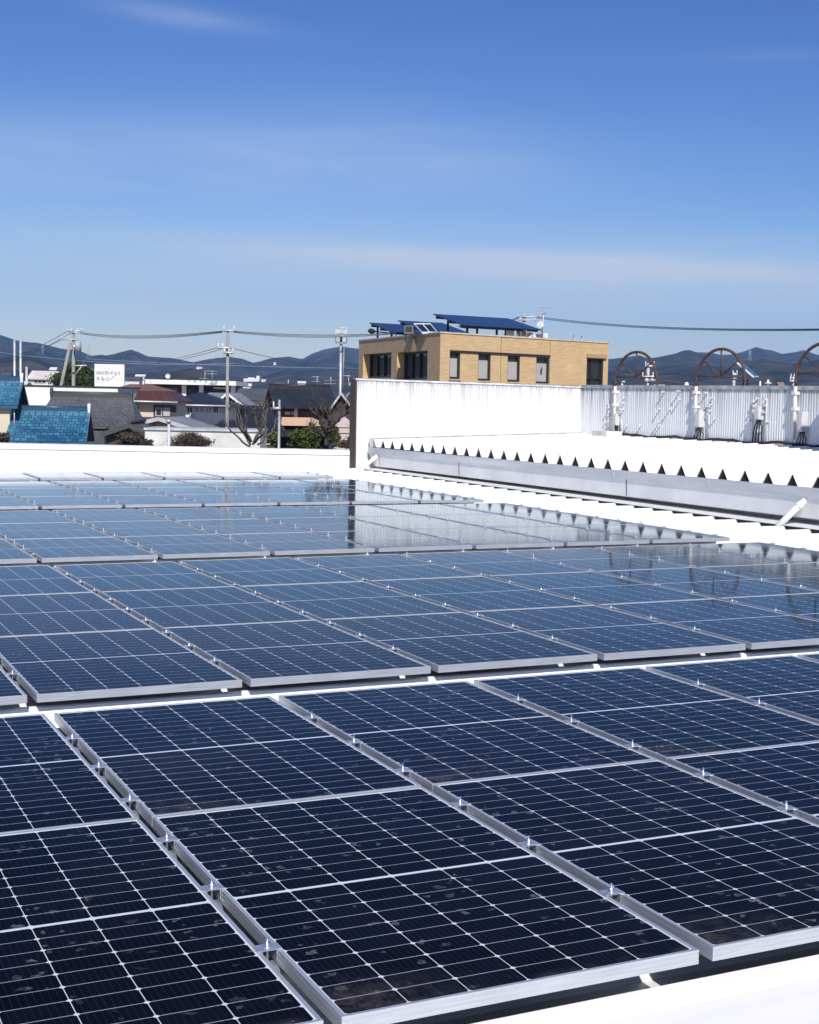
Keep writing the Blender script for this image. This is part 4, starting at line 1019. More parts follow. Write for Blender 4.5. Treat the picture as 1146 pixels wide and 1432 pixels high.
# windows: louvred dark openings on the left face, slim blinds on the right face
for h in HL:
    a, b, c, d = h; mb = MB()
    for i in range(5):
        u_ = a+(b-a)*i/4; mb.box(u_-.05 if i else u_, u_+.05 if i < 4 else u_, -.52, -.38, c, d, T=FLt)
    mb.box(a, b, -.53, -.37, d-.10, d, T=FLt); mb.box(a, b, -.53, -.37, c, c+.10, T=FLt)
    o = part(mb, 'window', M_DKTRIM, t); mb = MB(); mb.box(a, b, -.50, -.48, c, d, T=FLt); part(mb, 'pane', M_PANE, o)
    mb = MB()
    for i in range(4): mb.box(a+(b-a)*i/4+.12, a+(b-a)*(i+.72)/4, -.475, -.46, c+.15, d-.2, T=FLt)
    part(mb, 'blind', plain('dim_blind', (.045, .048, .05), .7), o)
M_BLIND = plain('pale_blind', (.40, .39, .375), .7, 0, .05)
for i, h in enumerate(HRt):
    a, b, c, d = h; mb = MB(); w_ = .07
    mb.box(a, a+w_*.6, -.13, -.03, c, d, T=FRt); mb.box(b-w_*1.7, b, -.13, -.03, c, d, T=FRt); mb.box(a, b, -.131, -.029, d-.09, d, T=FRt); mb.box(a, b, -.131, -.029, c, c+.1, T=FRt)
    if i == 4: mb.box(a, b, -.125, -.035, c+.40, c+.50, T=FRt); mb.box(a+.34, a+.42, -.125, -.035, c, d, T=FRt)
    o = part(mb, 'window', M_DKTRIM, t); mb = MB(); mb.box(a+.02, b-.02, -.13, -.12, c+.02, d-.02, T=FRt); part(mb, 'pane', M_PANE, o)
    if i < 4:
        mb = MB(); mb.box(a+w_*.6, b-w_*1.7, -.118, -.10, c+.1, d-.30, T=FRt); part(mb, 'blind', M_BLIND, o)
    if i == 3:
        mb = MB(); mb.box((a+b)/2-.08, (a+b)/2+.03, -.098, -.085, c+.45, c+.68, T=FRt); mb.box((a+b)/2-.02, (a+b)/2+.05, -.099, -.086, c+.62, c+.8, T=FRt); part(mb, 'ornament', MAT_RUST, o)
mb = MB(); (a0, za0) = HRt[0][0], HRt[0][3]; b3 = HRt[3][1]
mb.box(a0, b3, .0, .06, za0-.02, za0+.07, T=FRt); part(mb, 'lintel_band', M_DKTRIM, t)
a, b, c, d = HRt[4]; mb = MB(); mb.box(a-.05, b+.12, 0, .12, d+.03, d+.22, T=FRt); part(mb, 'hood', M_BRICK, t)
for h in HRt[:4]:
    mb = MB(); mb.box(h[0]-.05, h[1]+.03, 0, .06, h[2]-.07, h[2]-.005, T=FRt); part(mb, 'sill', plain('sill_stone', (.5, .38, .24), .7), t)
# roof panels
def roof_array(px0, py0, px1, py1, Dn, depth, tilt, n, lab):
    a = at(px0, py0, Dn); L = abs(hit(px1, Vector((a.x, a.y, 0)), da))
    t_ = empty('roof_solar_array', (a.x, a.y, zt-.35), 0, lab, 'solar array', 'tilted solar arrays on the tan building')
    cs, sn = math.cos(R(tilt)), math.sin(R(tilt)); o0 = Vector((a.x, a.y, a.z))
    def P(u, v, h): return o0+da*u+db*(v*cs-h*sn)+Vector((0, 0, v*sn+h*cs))
    for i in range(n):
        mb = MB(); mb.box(L*i/n+.015, L*(i+1)/n-.015, 0, depth, 0, .05, T=P); part(mb, 'module', M_NAVY, t_)
    mb = MB()
    for v in (depth*.12, depth*.5, depth*.88):
        mb.box(0, L, v-.05, v+.05, -.13, -.01, T=P)
    part(mb, 'rail', M_DKTRIM, t_)
    for u in (L*.12, L*.5, L*.88):
        for v in (depth*.2, depth*.8):
            p = P(u, v, -.1); mb = MB(); mb.tube([(p.x, p.y, zt-.35), p], .06, n=8); part(mb, 'leg', M_DKTRIM, t_)
M = Mat('navy_module', (.010, .016, .042), .16, 0, .5)
M.b.inputs['Base Color'].default_value = (.007, .012, .03, 1); M_NAVY = M.m
roof_array(650, 456.5, 757, 462.8, 68.5, 3.0, 13, 5, 'largest tilted blue array at the right on the tan building roof')
roof_array(597, 465, 660, 466.5, 72, 3.0, 13, 3, 'middle tilted blue array on the tan building roof')
roof_array(549, 465.5, 600, 466.5, 75, 2.6, 13, 3, 'leftmost tilted blue array behind the grey roof box')
# two white-framed collectors facing the camera, roof boxes, dish, aerial
def cbox(px0, py0, px1, py1, D, dp, mat, name, lab, cat, group=None, extra=None):
    a = at(px0, (py0+py1)/2, D); b = at(px1, (py0+py1)/2, D); z1_ = at((px0+px1)/2, py0, D).z; z0_ = min(at((px0+px1)/2, py1, D).z, z1_-.2)
    t_ = empty(name, ((a.x+b.x)/2, (a.y+b.y)/2, zt-.35), 0, lab, cat, group)
    u_ = (Vector((b.x, b.y, 0))-Vector((a.x, a.y, 0))); L = u_.length; u_.normalize(); v_ = Vector((-u_.y, u_.x, 0)); v_ = v_ if v_.dot(HF) > 0 else -v_
    TT = lambda x, y, z: Vector((a.x, a.y, 0))+u_*x+v_*y+Vector((0, 0, z))
    mb = MB(); mb.box(0, L, 0, dp, z0_, z1_, T=TT); b_ = part(mb, 'case', mat, t_)
    mb = MB(); mb.box(.05, .12, .05, dp-.05, zt-.35, z0_, T=TT); mb.box(L-.12, L-.05, .05, dp-.05, zt-.35, z0_, T=TT); part(mb, 'foot', M_DKTRIM, t_)
    mb = MB(); mb.box(L*.15, L*.85, -.012, 0, z0_+(z1_-z0_)*.25, z0_+(z1_-z0_)*.85, T=TT); part(mb, 'grille', extra or mat, b_)
M_UNITGREY = plain('unit_grey', (.13, .13, .12), .6)
cbox(565.5, 455, 578.5, 467, 67.5, .6, M_UNITGREY, 'roof_box', 'dark grey roof box beside the two white framed collectors', 'roof box', None, M_DKTRIM)
GA = 'outdoor units under the largest roof array'
cbox(708.5, 459.5, 719.5, 471, 71, .5, MAT_WHITE, 'outdoor_unit', 'tall white outdoor unit under the largest roof array, leftmost', 'outdoor unit', GA, M_PALE)
cbox(723, 462, 728, 470.5, 71.5, .4, MAT_WHITE, 'outdoor_unit', 'narrow white outdoor unit beside the grey one', 'outdoor unit', GA, M_PALE)
cbox(729, 461, 737, 472, 70.5, .5, M_UNITGREY, 'outdoor_unit', 'dark grey outdoor unit between white ones', 'outdoor unit', GA, M_DKTRIM)
cbox(738, 465, 745.5, 472, 71, .5, MAT_WHITE, 'outdoor_unit', 'low white outdoor unit right of the grey one', 'outdoor unit', GA, M_PALE)
cbox(746.5, 467, 758, 473.2, 70.5, .5, MAT_WHITE, 'outdoor_unit', 'wide low white outdoor unit at the foot of the dish', 'outdoor unit', GA, M_PALE)
cbox(759.5, 466.5, 766, 473.8, 70.3, .5, MAT_WHITE, 'outdoor_unit', 'white outdoor unit at the right end below the aerial', 'outdoor unit', GA, M_PALE)
q4 = [at(578.5, 452.8, 68), at(602, 452.8, 68), at(612.5, 465.5, 66.3), at(590.5, 465.5, 66.3)]
t_ = empty('framed_collector', (q4[3].x, q4[3].y, zt-.35), 0, 'pair of white framed panels leaning on the roof edge of the tan building', 'solar collector')
nn = (q4[1]-q4[0]).cross(q4[3]-q4[0]).normalized()
nn = nn if nn.dot(CAM-q4[0]) > 0 else -nn
def bil(u, v, h): return (q4[0]*(1-u)+q4[1]*u)*(1-v)+(q4[3]*(1-u)+q4[2]*u)*v+nn*h
mb = MB()
for (u0, u1, v0, v1) in ((0, 1, 0, .06), (0, 1, .94, 1), (0, .04, .06, .94), (.47, .53, .06, .94), (.96, 1, .06, .94)): mb.box(u0, u1, v0, v1, -.05, .03, T=bil)
part(mb, 'frame', MAT_WHITE, t_)
for u0, u1 in ((.04, .47), (.53, .96)):
    mb = MB(); mb.box(u0, u1, .06, .94, -.04, .005, T=bil); part(mb, 'glass', M_NAVY, t_)
for u0 in (.1, .9):
    p = bil(u0, .1, -.05); mb = MB(); mb.tube([p, (p.x, p.y, zt-.4)], .03, n=6); part(mb, 'leg', M_ALU, t_)
def dish(px, py, D, r, lab, zb, facing):
    c = at(px, py, D); t_ = empty('satellite_dish', (c.x, c.y, zb), 0, lab, 'satellite dish')
    f_ = facing.normalized(); a_ = f_.orthogonal().normalized(); b_ = f_.cross(a_); mb = MB(); rings = []
    for i in range(6):
        rr = r*i/5; rings.append([mb.vert(c+f_*(.3*rr*rr/r)+(a_*math.cos(k*math.pi/8)+b_*math.sin(k*math.pi/8))*rr) for k in range(16)])
    for A, B in zip(rings, rings[1:]):
        for k in range(16): mb.poly((A[k], A[(k+1) % 16], B[(k+1) % 16], B[k]), True)
    part(mb, 'reflector', MAT_WHITE, t_)
    mb = MB(); mb.tube([c-f_*.05, (c.x-f_.x*.2, c.y-f_.y*.2, c.z-.1), (c.x-f_.x*.2, c.y-f_.y*.2, zb)], .03, n=6); part(mb, 'mast', M_ALU, t_)
    mb = MB(); mb.tube([c-Vector((0, 0, r*.9)), c+f_*r*.9], .015, n=6); mb.tube([c+f_*r*.9, c+f_*r*1.05], .05, n=6); part(mb, 'feed_arm', M_ALU, t_)
dish(757, 454, 70, .17, 'white satellite dish on the tan building roof below the aerial', zt-.35, (CAM-at(757, 454, 70))+HR*-25+Vector((0, 0, 25)))
def aerial(px, ytop, ybase, D, booms, lab, zb=None, group=None):
    a = at(px, ytop, D); b = at(px, ybase, D); zb = b.z if zb is None else zb
    t_ = empty('aerial', (a.x, a.y, zb), 0, lab, 'TV aerial', group)
    mb = MB(); mb.tube([(a.x, a.y, zb), a], max(.022, D*.00022), n=6); part(mb, 'mast', M_ALU, t_)
    for (dy, xl, xr, tilt, n) in booms:
        p0 = at(px+xl, ytop+dy, D)+HF*0; p1 = at(px+xr, ytop+dy+tilt, D); mb = MB(); rr = max(.012, D*.00014)
        mb.tube([p0, p1], rr*1.3, n=6); d = (p1-p0).normalized(); s_ = HF*.8+HR*.45
        for i in range(n):
            c = p0.lerp(p1, (i+.5)/n); l = (.34-.1*i/n)*D/70
            mb.tube([c-s_*l, c+s_*l], rr, n=5)
        part(mb, 'antenna', M_ALU, t_)
aerial(760.5, 428.5, 470, 70, [(.5, -8, 7, 2, 6), (11, -5, 2, -2, 4)], 'tall yagi aerial rising from the tan building roof', zt-.35)
# lamp on an arm reaching out over the left edge of that roof
p1 = at(554, 466.5, 68.5); p0 = at(524, 463.5, 70)
t_ = empty('roof_lamp', (p1.x, p1.y, zt), 0, 'lamp on a long arm reaching out from the tan building roof edge', 'lamp')
mb = MB(); mb.tube([(p1.x, p1.y, zt), p1, p0], .03, n=8); part(mb, 'arm', M_DKTRIM, t_)
d = (p0-p1).normalized(); mb = MB(); rings = []; s_ = d.cross(Vector((0, 0, 1))).normalized()
for i, (a, wv_, hv) in enumerate(((0, .05, .04), (.1, .13, .10), (.28, .17, .14), (.42, .13, .09), (.5, .03, .03))):
    rings.append([mb.vert(p0+d*a+s_*math.cos(k*math.pi/5)*wv_+Vector((0, 0, math.sin(k*math.pi/5)*hv))) for k in range(10)])
for A, B in zip(rings, rings[1:]):
    for k in range(10): mb.poly((A[k], A[(k+1) % 10], B[(k+1) % 10], B[k]), True)
part(mb, 'lamp_head', M_DKTRIM, t_)
u_ = FRt.px(813, 479)[0]; p = FRt(u_, 0, zt+.07); t_ = empty('ladder_rail', (p.x, p.y, zt), 0, 'pair of bent ladder rails over the roof edge of the tan building', 'ladder rail')
for dx in (-.28, .28):
    b_ = p+dr*dx+dl*.35; mb = MB()
    mb.tube([b_-Vector((0, 0, .12))]+[b_+dl*(.3-.3*math.cos(a))+dr*(.34-.34*math.cos(a))*.5+Vector((0, 0, .26*math.sin(a)+.02)) for a in [math.pi*i/8 for i in range(9)]]+[b_+dl*.6+dr*.34-Vector((0, 0, .4))], .02, n=6)
    part(mb, 'rail', MAT_STEEL, t_)

# ------------------------------------------------------------------ poles, masts, wires
M_CONC = plain('pole_concrete', (.27, .265, .255), .85, 0, .15, 3)
M_INS = plain('insulator', (.62, .62, .6), .3)
def pole(name, px, ytop, D, r, lab, cat, arms=(), mat=None, lean=0, extra=None):
    a = at(px, ytop, D); t_ = empty(name, (a.x, a.y, ZG), 0, lab, cat)
    mb = MB(); mb.tube([(a.x, a.y, ZG), a], r*1.25, r*.85, n=12); part(mb, 'shaft', mat or M_CONC, t_)
    for (dy, xl, xr, ins) in arms:
        p0, p1 = at(px+xl, ytop+dy, D), at(px+xr, ytop+dy, D); mb = MB(); u_ = (p1-p0).normalized()
        p0 = p0-HF*r; p1 = p1-HF*r
        mb.tube([p0, p1], .05, n=6); o = part(mb, 'crossarm', M_ALU, t_)
        for f_ in ins:
            q = p0.lerp(p1, f_); mb = MB(); mb.tube([q, q+Vector((0, 0, .10)), q+Vector((0, 0, .24))], .035, .025, n=8)
            part(mb, 'insulator', M_INS, o)
    return t_, a
t1, a1 = pole('utility_pole', 103, 461, 108, .135, 'tall utility pole with a transformer in front of the round evergreen', 'utility pole',
              [(2, -8, 13, (.05, .3, .7, .95)), (4, -5, 9, (.1, .9)), (14, -16, 6, (.05, .4)),])
mb = MB(); p0, p1 = at(99, 479, 107.4), at(84.5, 545, 107); mb.tube([(p1.x, p1.y, ZG-.2), p1, p0], .15, .12, n=10); part(mb, 'brace', M_CONC, t1)
mb = MB(); p = at(109, 491.5, 107.5); mb.tube([p+Vector((0, 0, .0)), p+Vector((0, 0, .75))], .27, n=12); part(mb, 'transformer', plain('transformer_grey', (.33, .36, .40), .5), t1)
mb = MB(); p = at(107, 486.5, 107.5); mb.tube([p, p+Vector((0, 0, .22))], .24, n=10); part(mb, 'junction_case', MAT_WHITE, t1)
mb = MB(); p0, p1 = at(100, 511.5, 107.5), at(122, 511.2, 107.5); mb.tube([p0, p1], .06, n=6); p2 = at(105, 525, 107.5); mb.tube([p2, at(115, 511.5, 107.5)], .035, n=6); part(mb, 'bracket_arm', M_ALU, t1)
t2, a2 = pole('utility_pole', 319, 460.5, 70, .085, 'slim concrete utility pole standing alone above the roofs', 'utility pole',
              [(2, -6, 10, (.05, .95)), (26, -14, 6, (.05, .35)), (33, -6, 9, (.1, .5, .9))])
t3, a3 = pole('utility_pole', 733.5, 441, 118, .17, 'utility pole showing just above the roof array of the tan building', 'utility pole',
              [(2, -10, 24, (.05, .3, .62, .95)), (7, -8, 17, (.1, .9))])
pole('steel_post', 391, 559, 50, .05, 'short pale post with a small crossbar in front of the dark house', 'post', [(12, -9, 2, (.1,))], plain('pale_post', (.36, .37, .39), .5, .2))
pole('steel_post', 236.5, 588, 38, .045, 'thin pale pipe post just behind the white parapet', 'post', [(1, -3, 3, ())], plain('post_paint', (.55, .58, .62), .45, .2))
pole('slim_mast', 20.5, 475.5, 150, .13, 'left one of two slim white masts near the left edge', 'mast', (), M_ALU)
pole('slim_mast', 29, 477, 150, .13, 'right one of two slim white masts near the left edge', 'mast', (), M_ALU)
pole('short_mast', 37.5, 513, 185, .18, 'short grey mast beside the pale pink workshop roof', 'mast', (), M_ALU)
# mast with a square head of floodlight frames
t_, a = pole('floodlight_mast', 477.5, 462, 104, .12, 'tall pale mast with a square lattice head above the black roof', 'mast', (), plain('mast_paint', (.38, .41, .45), .45, .3))
mb = MB(); fx = Fr(477.5, 103.6, 0)
for (x0, x1) in ((469.5, 485.5), (471.5, 484.5)):
    pass
def rod(mb, pa, pb, r=.035): 
    (xa, za), (xb, zb) = fx.px(*pa), fx.px(*pb); mb.tube([fx(xa, 0, za), fx(xb, 0, zb)], r, n=6)
for x in (470, 485): rod(mb, (x, 457.5), (x, 480))
for y in (458.5, 469.5, 479.5): rod(mb, (469.5, y), (485.5, y))
part(mb, 'lattice_frame', M_ALU, t_)
for (x, y) in ((473.5, 463.5), (478, 462.5), (482, 464), (473.5, 475), (482, 475.5)):
    (xa, za) = fx.px(x, y); mb = MB(); mb.box(xa-.12, xa+.12, -.12, .06, za-.14, za+.14, T=fx); part(mb, 'floodlight', M_ALU, t_)
mb = MB(); rod(mb, (481.5, 484), (480, 543), .02); part(mb, 'conduit', M_ALU, t_)
aerial(444, 526, 541, 88, [(1, -3, 3, 0, 3), (7.5, -4, 4, 0, 3)], 'square TV aerial on the black ridge, left of the floodlight mast', None, 'aerials on the house roofs')
aerial(463, 527.5, 542, 88, [(4.5, -6, 8, 0, 5), (9, -6, 7, 0, 4)], 'wide twin-boom TV aerial on the black ridge beside the floodlight mast', None, 'aerials on the house roofs')
aerial(488, 524, 543, 98, [(1, -4, 2, 1, 4)], 'TV aerial nearest the brown wall edge', None, 'aerials on the house roofs')
aerial(297, 518, 534, 165, [(1, -4, 5, 0, 4), (5, -3, 5, 0, 4)], 'aerial near the right end of the white flat eave', None, 'aerials on the house roofs')
aerial(287, 518.5, 532, 165, [(11, -4, 3, 0, 2)], 'plain rod aerial on the middle of the white flat eave', None, 'aerials on the house roofs')
aerial(403.5, 531, 541, 88, [(7, -2, 5, 0, 3)], 'small low aerial on the left half of the black ridge', None, 'aerials on the house roofs')
dish(235, 526, 165, .28, 'white round dish on the left part of the white flat eave', at(235, 532, 165).z, (CAM-at(235, 526, 165)))
dish(493, 537, 97, .2, 'small white dish beside the brown wall edge', at(493, 543, 97).z, (CAM-at(493, 537, 97)))
# right-hand side, beyond the weathered wall
t_, _a = pole('utility_pole', 907, 508, 72, .10, 'pale cluttered utility pole seen through the farthest arched frame', 'utility pole', [(4, -5, 9, (.05, .9)), (19, -9, 7, (.05, .5, .95)), (24, -6, 12, (.1, .6))], M_ALU)
for dx, dy in ((-2.5, 26), (5, 25)):
    p = at(907+dx, 508+dy, 71.8); mb = MB(); mb.tube([p, p+Vector((0, 0, .28))], .09, n=8); part(mb, 'transformer', MAT_WHITE, t_)
pole('utility_pole', 1027, 521, 76, .10, 'utility pole seen through the right foot of the middle arched frame', 'utility pole', [(3, -3, 4, (.1, .9)), (8, -3, 3, ())], M_ALU)
pole('utility_pole', 1111, 525, 76, .09, 'utility pole left of the nearest arched frame', 'utility pole', [(4, -6, 3, (.1, .6)), (8, -7, 2, (.1, .6))], M_ALU)
pole('lamp_post', 870.5, 533.5, 60, .04, 'short white lamp post peeking over the wall beside the tan building', 'lamp post', [(.5, -.5, 4, ())], MAT_WHITE)
pole('short_post', 1063.5, 533, 60, .04, 'plain white post peeking over the wall right of the tilted panel', 'post', (), MAT_WHITE)
pole('short_post', 1074.5, 531, 60, .05, 'thicker white post with a crossbar peeking over the wall', 'post', [(5, -5, 4, ())], MAT_WHITE)
cb = at(960.5, 538, 34)
t_ = empty('vent_cowl', (cb.x, cb.y, 1.0), 0, 'small white vent cowl peeking over the wall between two arched frames', 'vent')
mb = MB(); mb.tube([(cb.x, cb.y, 1.0), (cb.x, cb.y, cb.z)], .04, n=8); mb.tube([(cb.x, cb.y, cb.z-.05), (cb.x, cb.y, cb.z+.02), (cb.x, cb.y, cb.z+.06)], .07, .03, n=10); part(mb, 'cowl', MAT_WHITE, t_)
# tilted panel on a post
D = 36; q4 = [at(1030, 505, D), at(1037, 505, D+.9), at(1062, 526.5, D+.9), at(1055, 527, D)]
pb = at(1043, 516, D+.4)
t_ = empty('tilted_solar_panel', (pb.x, pb.y, 0), 0, 'single solar panel tilted steeply on a post beyond the weathered wall', 'solar panel')
nn = (q4[1]-q4[0]).cross(q4[3]-q4[0]).normalized(); nn = nn if nn.z > 0 else -nn
mb = MB(); mb.box(.0, 1, 0, 1, -.035, 0, T=bil); part(mb, 'frame', MAT_WHITE, t_)
mb = MB(); mb.box(.1, .96, .03, .97, .0005, .004, T=bil); part(mb, 'glass', M_NAVY, t_)
mb = MB(); mb.tube([(pb.x, pb.y, .5), (pb.x, pb.y, pb.z)], .022, n=8); part(mb, 'post', M_DKTRIM, t_)
mb = MB(); p = at(1042.5, 538, D+.4); mb.tube([(p.x, p.y, .5), (p.x, p.y, p.z+.13)], .07, n=8); part(mb, 'post_base', M_DKTRIM, t_)
# wires
M_WIRE = plain('wire', (.06, .075, .10), .5)
M_WIRE2 = plain('pale_wire', (.30, .33, .38), .5)
def wire(p0, p1, sag, r, lab, mat=None, group='overhead wires strung between the poles'):
    mb = MB(); pts = [p0.lerp(p1, i/16)-Vector((0, 0, sag*4*(i/16)*(1-i/16))) for i in range(17)]
    mb.tube(pts, r, n=5); o = mb.build('overhead_wire', mat or M_WIRE)
    tag(o, lab, 'wire', group)
for i, nm in enumerate(('top', 'middle', 'bottom')):
    wire(at(113, 465+i*.9, 108), at(311, 463+i*.9, 70), .25+.03*i, .017, f'{nm} wire of the bundle between the two tall utility poles')
    wire(at(327, 463+i*.9, 70), at(553, 465.5+i*.7, 68.8), .14+.03*i, .015, f'{nm} wire from the slim concrete pole to the tan building')
    wire(at(751, 442.5+i*1.2, 118), at(1230, 458.5+i*1.0, 62), .40, .018, f'{nm} wire of the bundle running right from the tan building')
    wire(at(726, 443+i*1.1, 118), at(640, 455+i, 170), .5, .02, f'{nm} wire running left behind the roof array')
for i, (x0, y0, x1, y1) in enumerate(((95, 463, -60, 506), (99, 466, -60, 512), (87, 475, -60, 500))):
    wire(at(x0, y0, 108), at(x1, y1, 160), 1.0, .02, f'{("upper", "middle", "lower")[i]} wire sloping left from the transformer pole')
for i, (x0, y0, x1, y1) in enumerate(((305, 486, 200, 503), (309, 488.5, 200, 506))):
    wire(at(x0, y0, 70), at(x1, y1, 190), 5*.07, .016, f'{("upper", "lower")[i]} thin wire falling left from the concrete pole')
wire(at(325, 487, 70), at(560, 505, 190), 1.0, .016, 'thin wire running right from the lower arm of the concrete pole')
wire(at(-40, 487, 330), at(330, 508, 330), 1.5, .045, 'long pale wire crossing before the left hills', M_WIRE2, 'long pale wires before the hills')
wire(at(120, 502, 330), at(620, 516, 330), .6, .045, 'long pale wire crossing before the middle hills', M_WIRE2, 'long pale wires before the hills')
wire(at(852.5, 519, 130), at(1230, 535, 130), 1.0, .035, 'dark wire crossing before the right hills', None, 'dark wires before the right hills')
wire(at(853, 526, 125), at(907, 528, 72), .25, .018, 'dark wire ending at the pale cluttered pole', None, 'dark wires before the right hills')
wire(at(907, 530, 72), at(1027, 536, 76), .15, .018, 'dark wire between the pale cluttered pole and the next pole', None, 'dark wires before the right hills')
# lattice pylons on the hills
def pylon(px, ytop, ybase, D, lab):
    D = min(slope_depth(px, ybase, D), 4200)-2; a = at(px, ytop, D); b = at(px, ybase, D); h = a.z-b.z; t_ = empty('lattice_pylon', b, 0, lab, 'pylon', 'lattice pylons on the hills')
    mb = MB(); w0 = h*.16; r = D*.00010
    for sx in (-1, 1): mb.tube([b+HR*sx*w0, a+HR*sx*w0*.1], r*1.4, n=4)
    for i in range(6):
        z0_, z1_ = i/6, (i+1)/6; f0, f1 = w0*(1-.9*z0_), w0*(1-.9*z1_)
        mb.tube([b+Vector((0, 0, h*z0_))+HR*f0, b+Vector((0, 0, h*z1_))-HR*f1], r, n=4)
    part(mb, 'tower', M_ALU, t_)
    for f_, l in ((.62, .2), (.76, .18), (.9, .15)):
        mb = MB(); mb.tube([b+Vector((0, 0, h*f_))-HR*h*l, b+Vector((0, 0, h*f_))+HR*h*l], r, n=4); part(mb, 'crossarm', M_ALU, t_)
pylon(60, 482.5, 495, 2300, 'faint lattice pylon on the left hill'); pylon(124.5, 481.5, 503, 1500, 'lattice pylon above the white billboard'); pylon(1049, 490, 505, 2300, 'lattice pylon on the right hill above the tilted panel')
# billboard
fr = Fr(153, 118, 0); t = root('billboard', fr, 'white billboard with faint grey hand-painted characters beside the evergreen', 'billboard')
(a, zt_), (b, zb_) = fr.px(132.5, 508.8), fr.px(174, 541)
mb = MB(); mb.box(a, b, 0, .25, zb_, zt_, T=fr); part(mb, 'board', M_WHITEW, t)
for f_ in (.15, .5, .85):
    mb = MB(); x = a+(b-a)*f_; mb.box(x-.06, x+.06, .25, .37, ZG, zt_-.1, T=fr); part(mb, 'post', M_ALU, t)
M_INK = plain('faded_ink', (.30, .31, .36), .7); M_INK2 = plain('fainter_ink', (.52, .53, .56), .7)
def strokes(lst, mat, name, wd):
    mb = MB()
    for (x0, y0, x1, y1) in lst:
        (ua, za), (ub, zb2) = fr.px(126+x0/20.46, 502+y0/20.46), fr.px(126+x1/20.46, 502+y1/20.46); d = Vector((ub-ua, 0, zb2-za)); n_ = Vector((-d.z, 0, d.x)).normalized()*wd
        p, q = Vector((ua, 0, za)), Vector((ub, 0, zb2)); v = [p+n_, q+n_, q-n_, p-n_]
        mb.face([fr(w_.x, -.012, w_.z) for w_ in v]); mb.face([fr(w_.x, -.002, w_.z) for w_ in v[::-1]])
        for i in range(4): mb.face([fr(v[i].x, -.012, v[i].z), fr(v[i].x, -.002, v[i].z), fr(v[(i+1) % 4].x, -.002, v[(i+1) % 4].z), fr(v[(i+1) % 4].x, -.012, v[(i+1) % 4].z)])
    part(mb, name, mat, t)
strokes([(180, 410, 240, 340), (190, 440, 260, 400), (240, 350, 270, 440), (290, 350, 290, 440), (270, 395, 330, 395), (320, 340, 320, 440), (340, 440, 400, 440), (370, 340, 370, 440), (350, 390, 410, 370),
         (420, 360, 500, 345), (430, 400, 500, 390), (465, 350, 465, 450), (480, 420, 430, 440), (520, 340, 520, 460), (520, 400, 580, 400), (600, 370, 680, 360), (635, 360, 630, 460), (590, 410, 660, 400),
         (690, 420, 770, 410), (740, 340, 745, 440), (780, 440, 720, 480), (800, 360, 850, 440), (850, 350, 830, 460), (690, 490, 590, 590),
         (190, 580, 230, 510), (230, 520, 270, 600), (200, 600, 280, 600), (250, 520, 250, 600), (320, 550, 400, 540), (360, 500, 345, 630), (330, 600, 420, 585), (390, 570, 400, 620), (450, 540, 460, 620), (460, 620, 550, 600), (480, 540, 540, 530), (520, 560, 560, 600)], M_INK, 'lettering', .028)
strokes([(290, 200, 310, 215), (350, 190, 370, 215), (330, 260, 380, 260), (420, 250, 430, 290), (460, 240, 470, 295), (520, 250, 560, 295), (560, 295, 600, 290), (650, 260, 680, 250), (720, 255, 790, 250), (880, 400, 910, 450), (720, 540, 725, 570), (780, 520, 790, 550), (890, 540, 930, 540), (900, 620, 930, 630), (180, 670, 300, 670), (330, 660, 420, 650)], M_INK2, 'small_lettering', .02)

# ------------------------------------------------------------------ trees and shrubs
def foliage(name, colors, rough=.7):
    M = Mat(name, colors[0], rough, 0, .25); o_ = M.tc.outputs['Object']
    n1 = M.noise(o_, 1.3, 4); n2 = M.noise(o_, 9, 3)
    M.color(M.mix(M.ramp(n1, .38, .62), M.mix(M.ramp(n2, .4, .6), colors[0], colors[1]), M.mix(M.ramp(n2, .4, .6), colors[1], colors[2])))
    return M.m
F_EVER = foliage('evergreen_leaves', [(.018, .032, .012), (.04, .06, .02), (.075, .085, .03)])
F_PINE = foliage('garden_pine_needles', [(.03, .05, .012), (.07, .095, .025), (.12, .13, .04)])
F_DRY = foliage('dry_brown_leaves', [(.035, .026, .021), (.075, .055, .043), (.13, .098, .075)], .85)
M_BARK = plain('grey_bark', (.10, .085, .075), .9, 0, .4, 6); M_BARKD = plain('dark_bark', (.055, .045, .04), .9, 0, .4, 6)
def crown(c, rx, ry, rz, n, size, seed, clumps=14):
    r_ = random.Random(seed); mb = MB(); cl = []
    for i in range(clumps):
        while True:
            v = Vector((r_.uniform(-1, 1), r_.uniform(-1, 1), r_.uniform(-.8, 1)))
            if .35 < v.length < 1: break
        cl.append((v*.72, r_.uniform(.28, .46)))
    for i in range(n):
        q, rad = r_.choice(cl); d = Vector((r_.gauss(0, 1), r_.gauss(0, 1), r_.gauss(0, 1))).normalized()*rad*(r_.uniform(.5, 1.08) if r_.random() > .12 else r_.uniform(1, 1.5))
        v = q+d; p = c+HR*v.x*rx+HF*v.y*ry+Vector((0, 0, v.z*rz))
        a = Vector((r_.gauss(0, 1), r_.gauss(0, 1), r_.gauss(0, .7))).normalized(); b = a.cross(Vector((r_.gauss(0, 1), r_.gauss(0, 1), r_.gauss(0, 1)))).normalized()
        s_ = size*r_.uniform(.6, 1.3)
        mb.face([p-a*s_, p+b*s_*.6, p+a*s_, p-b*s_*.6])
    return mb
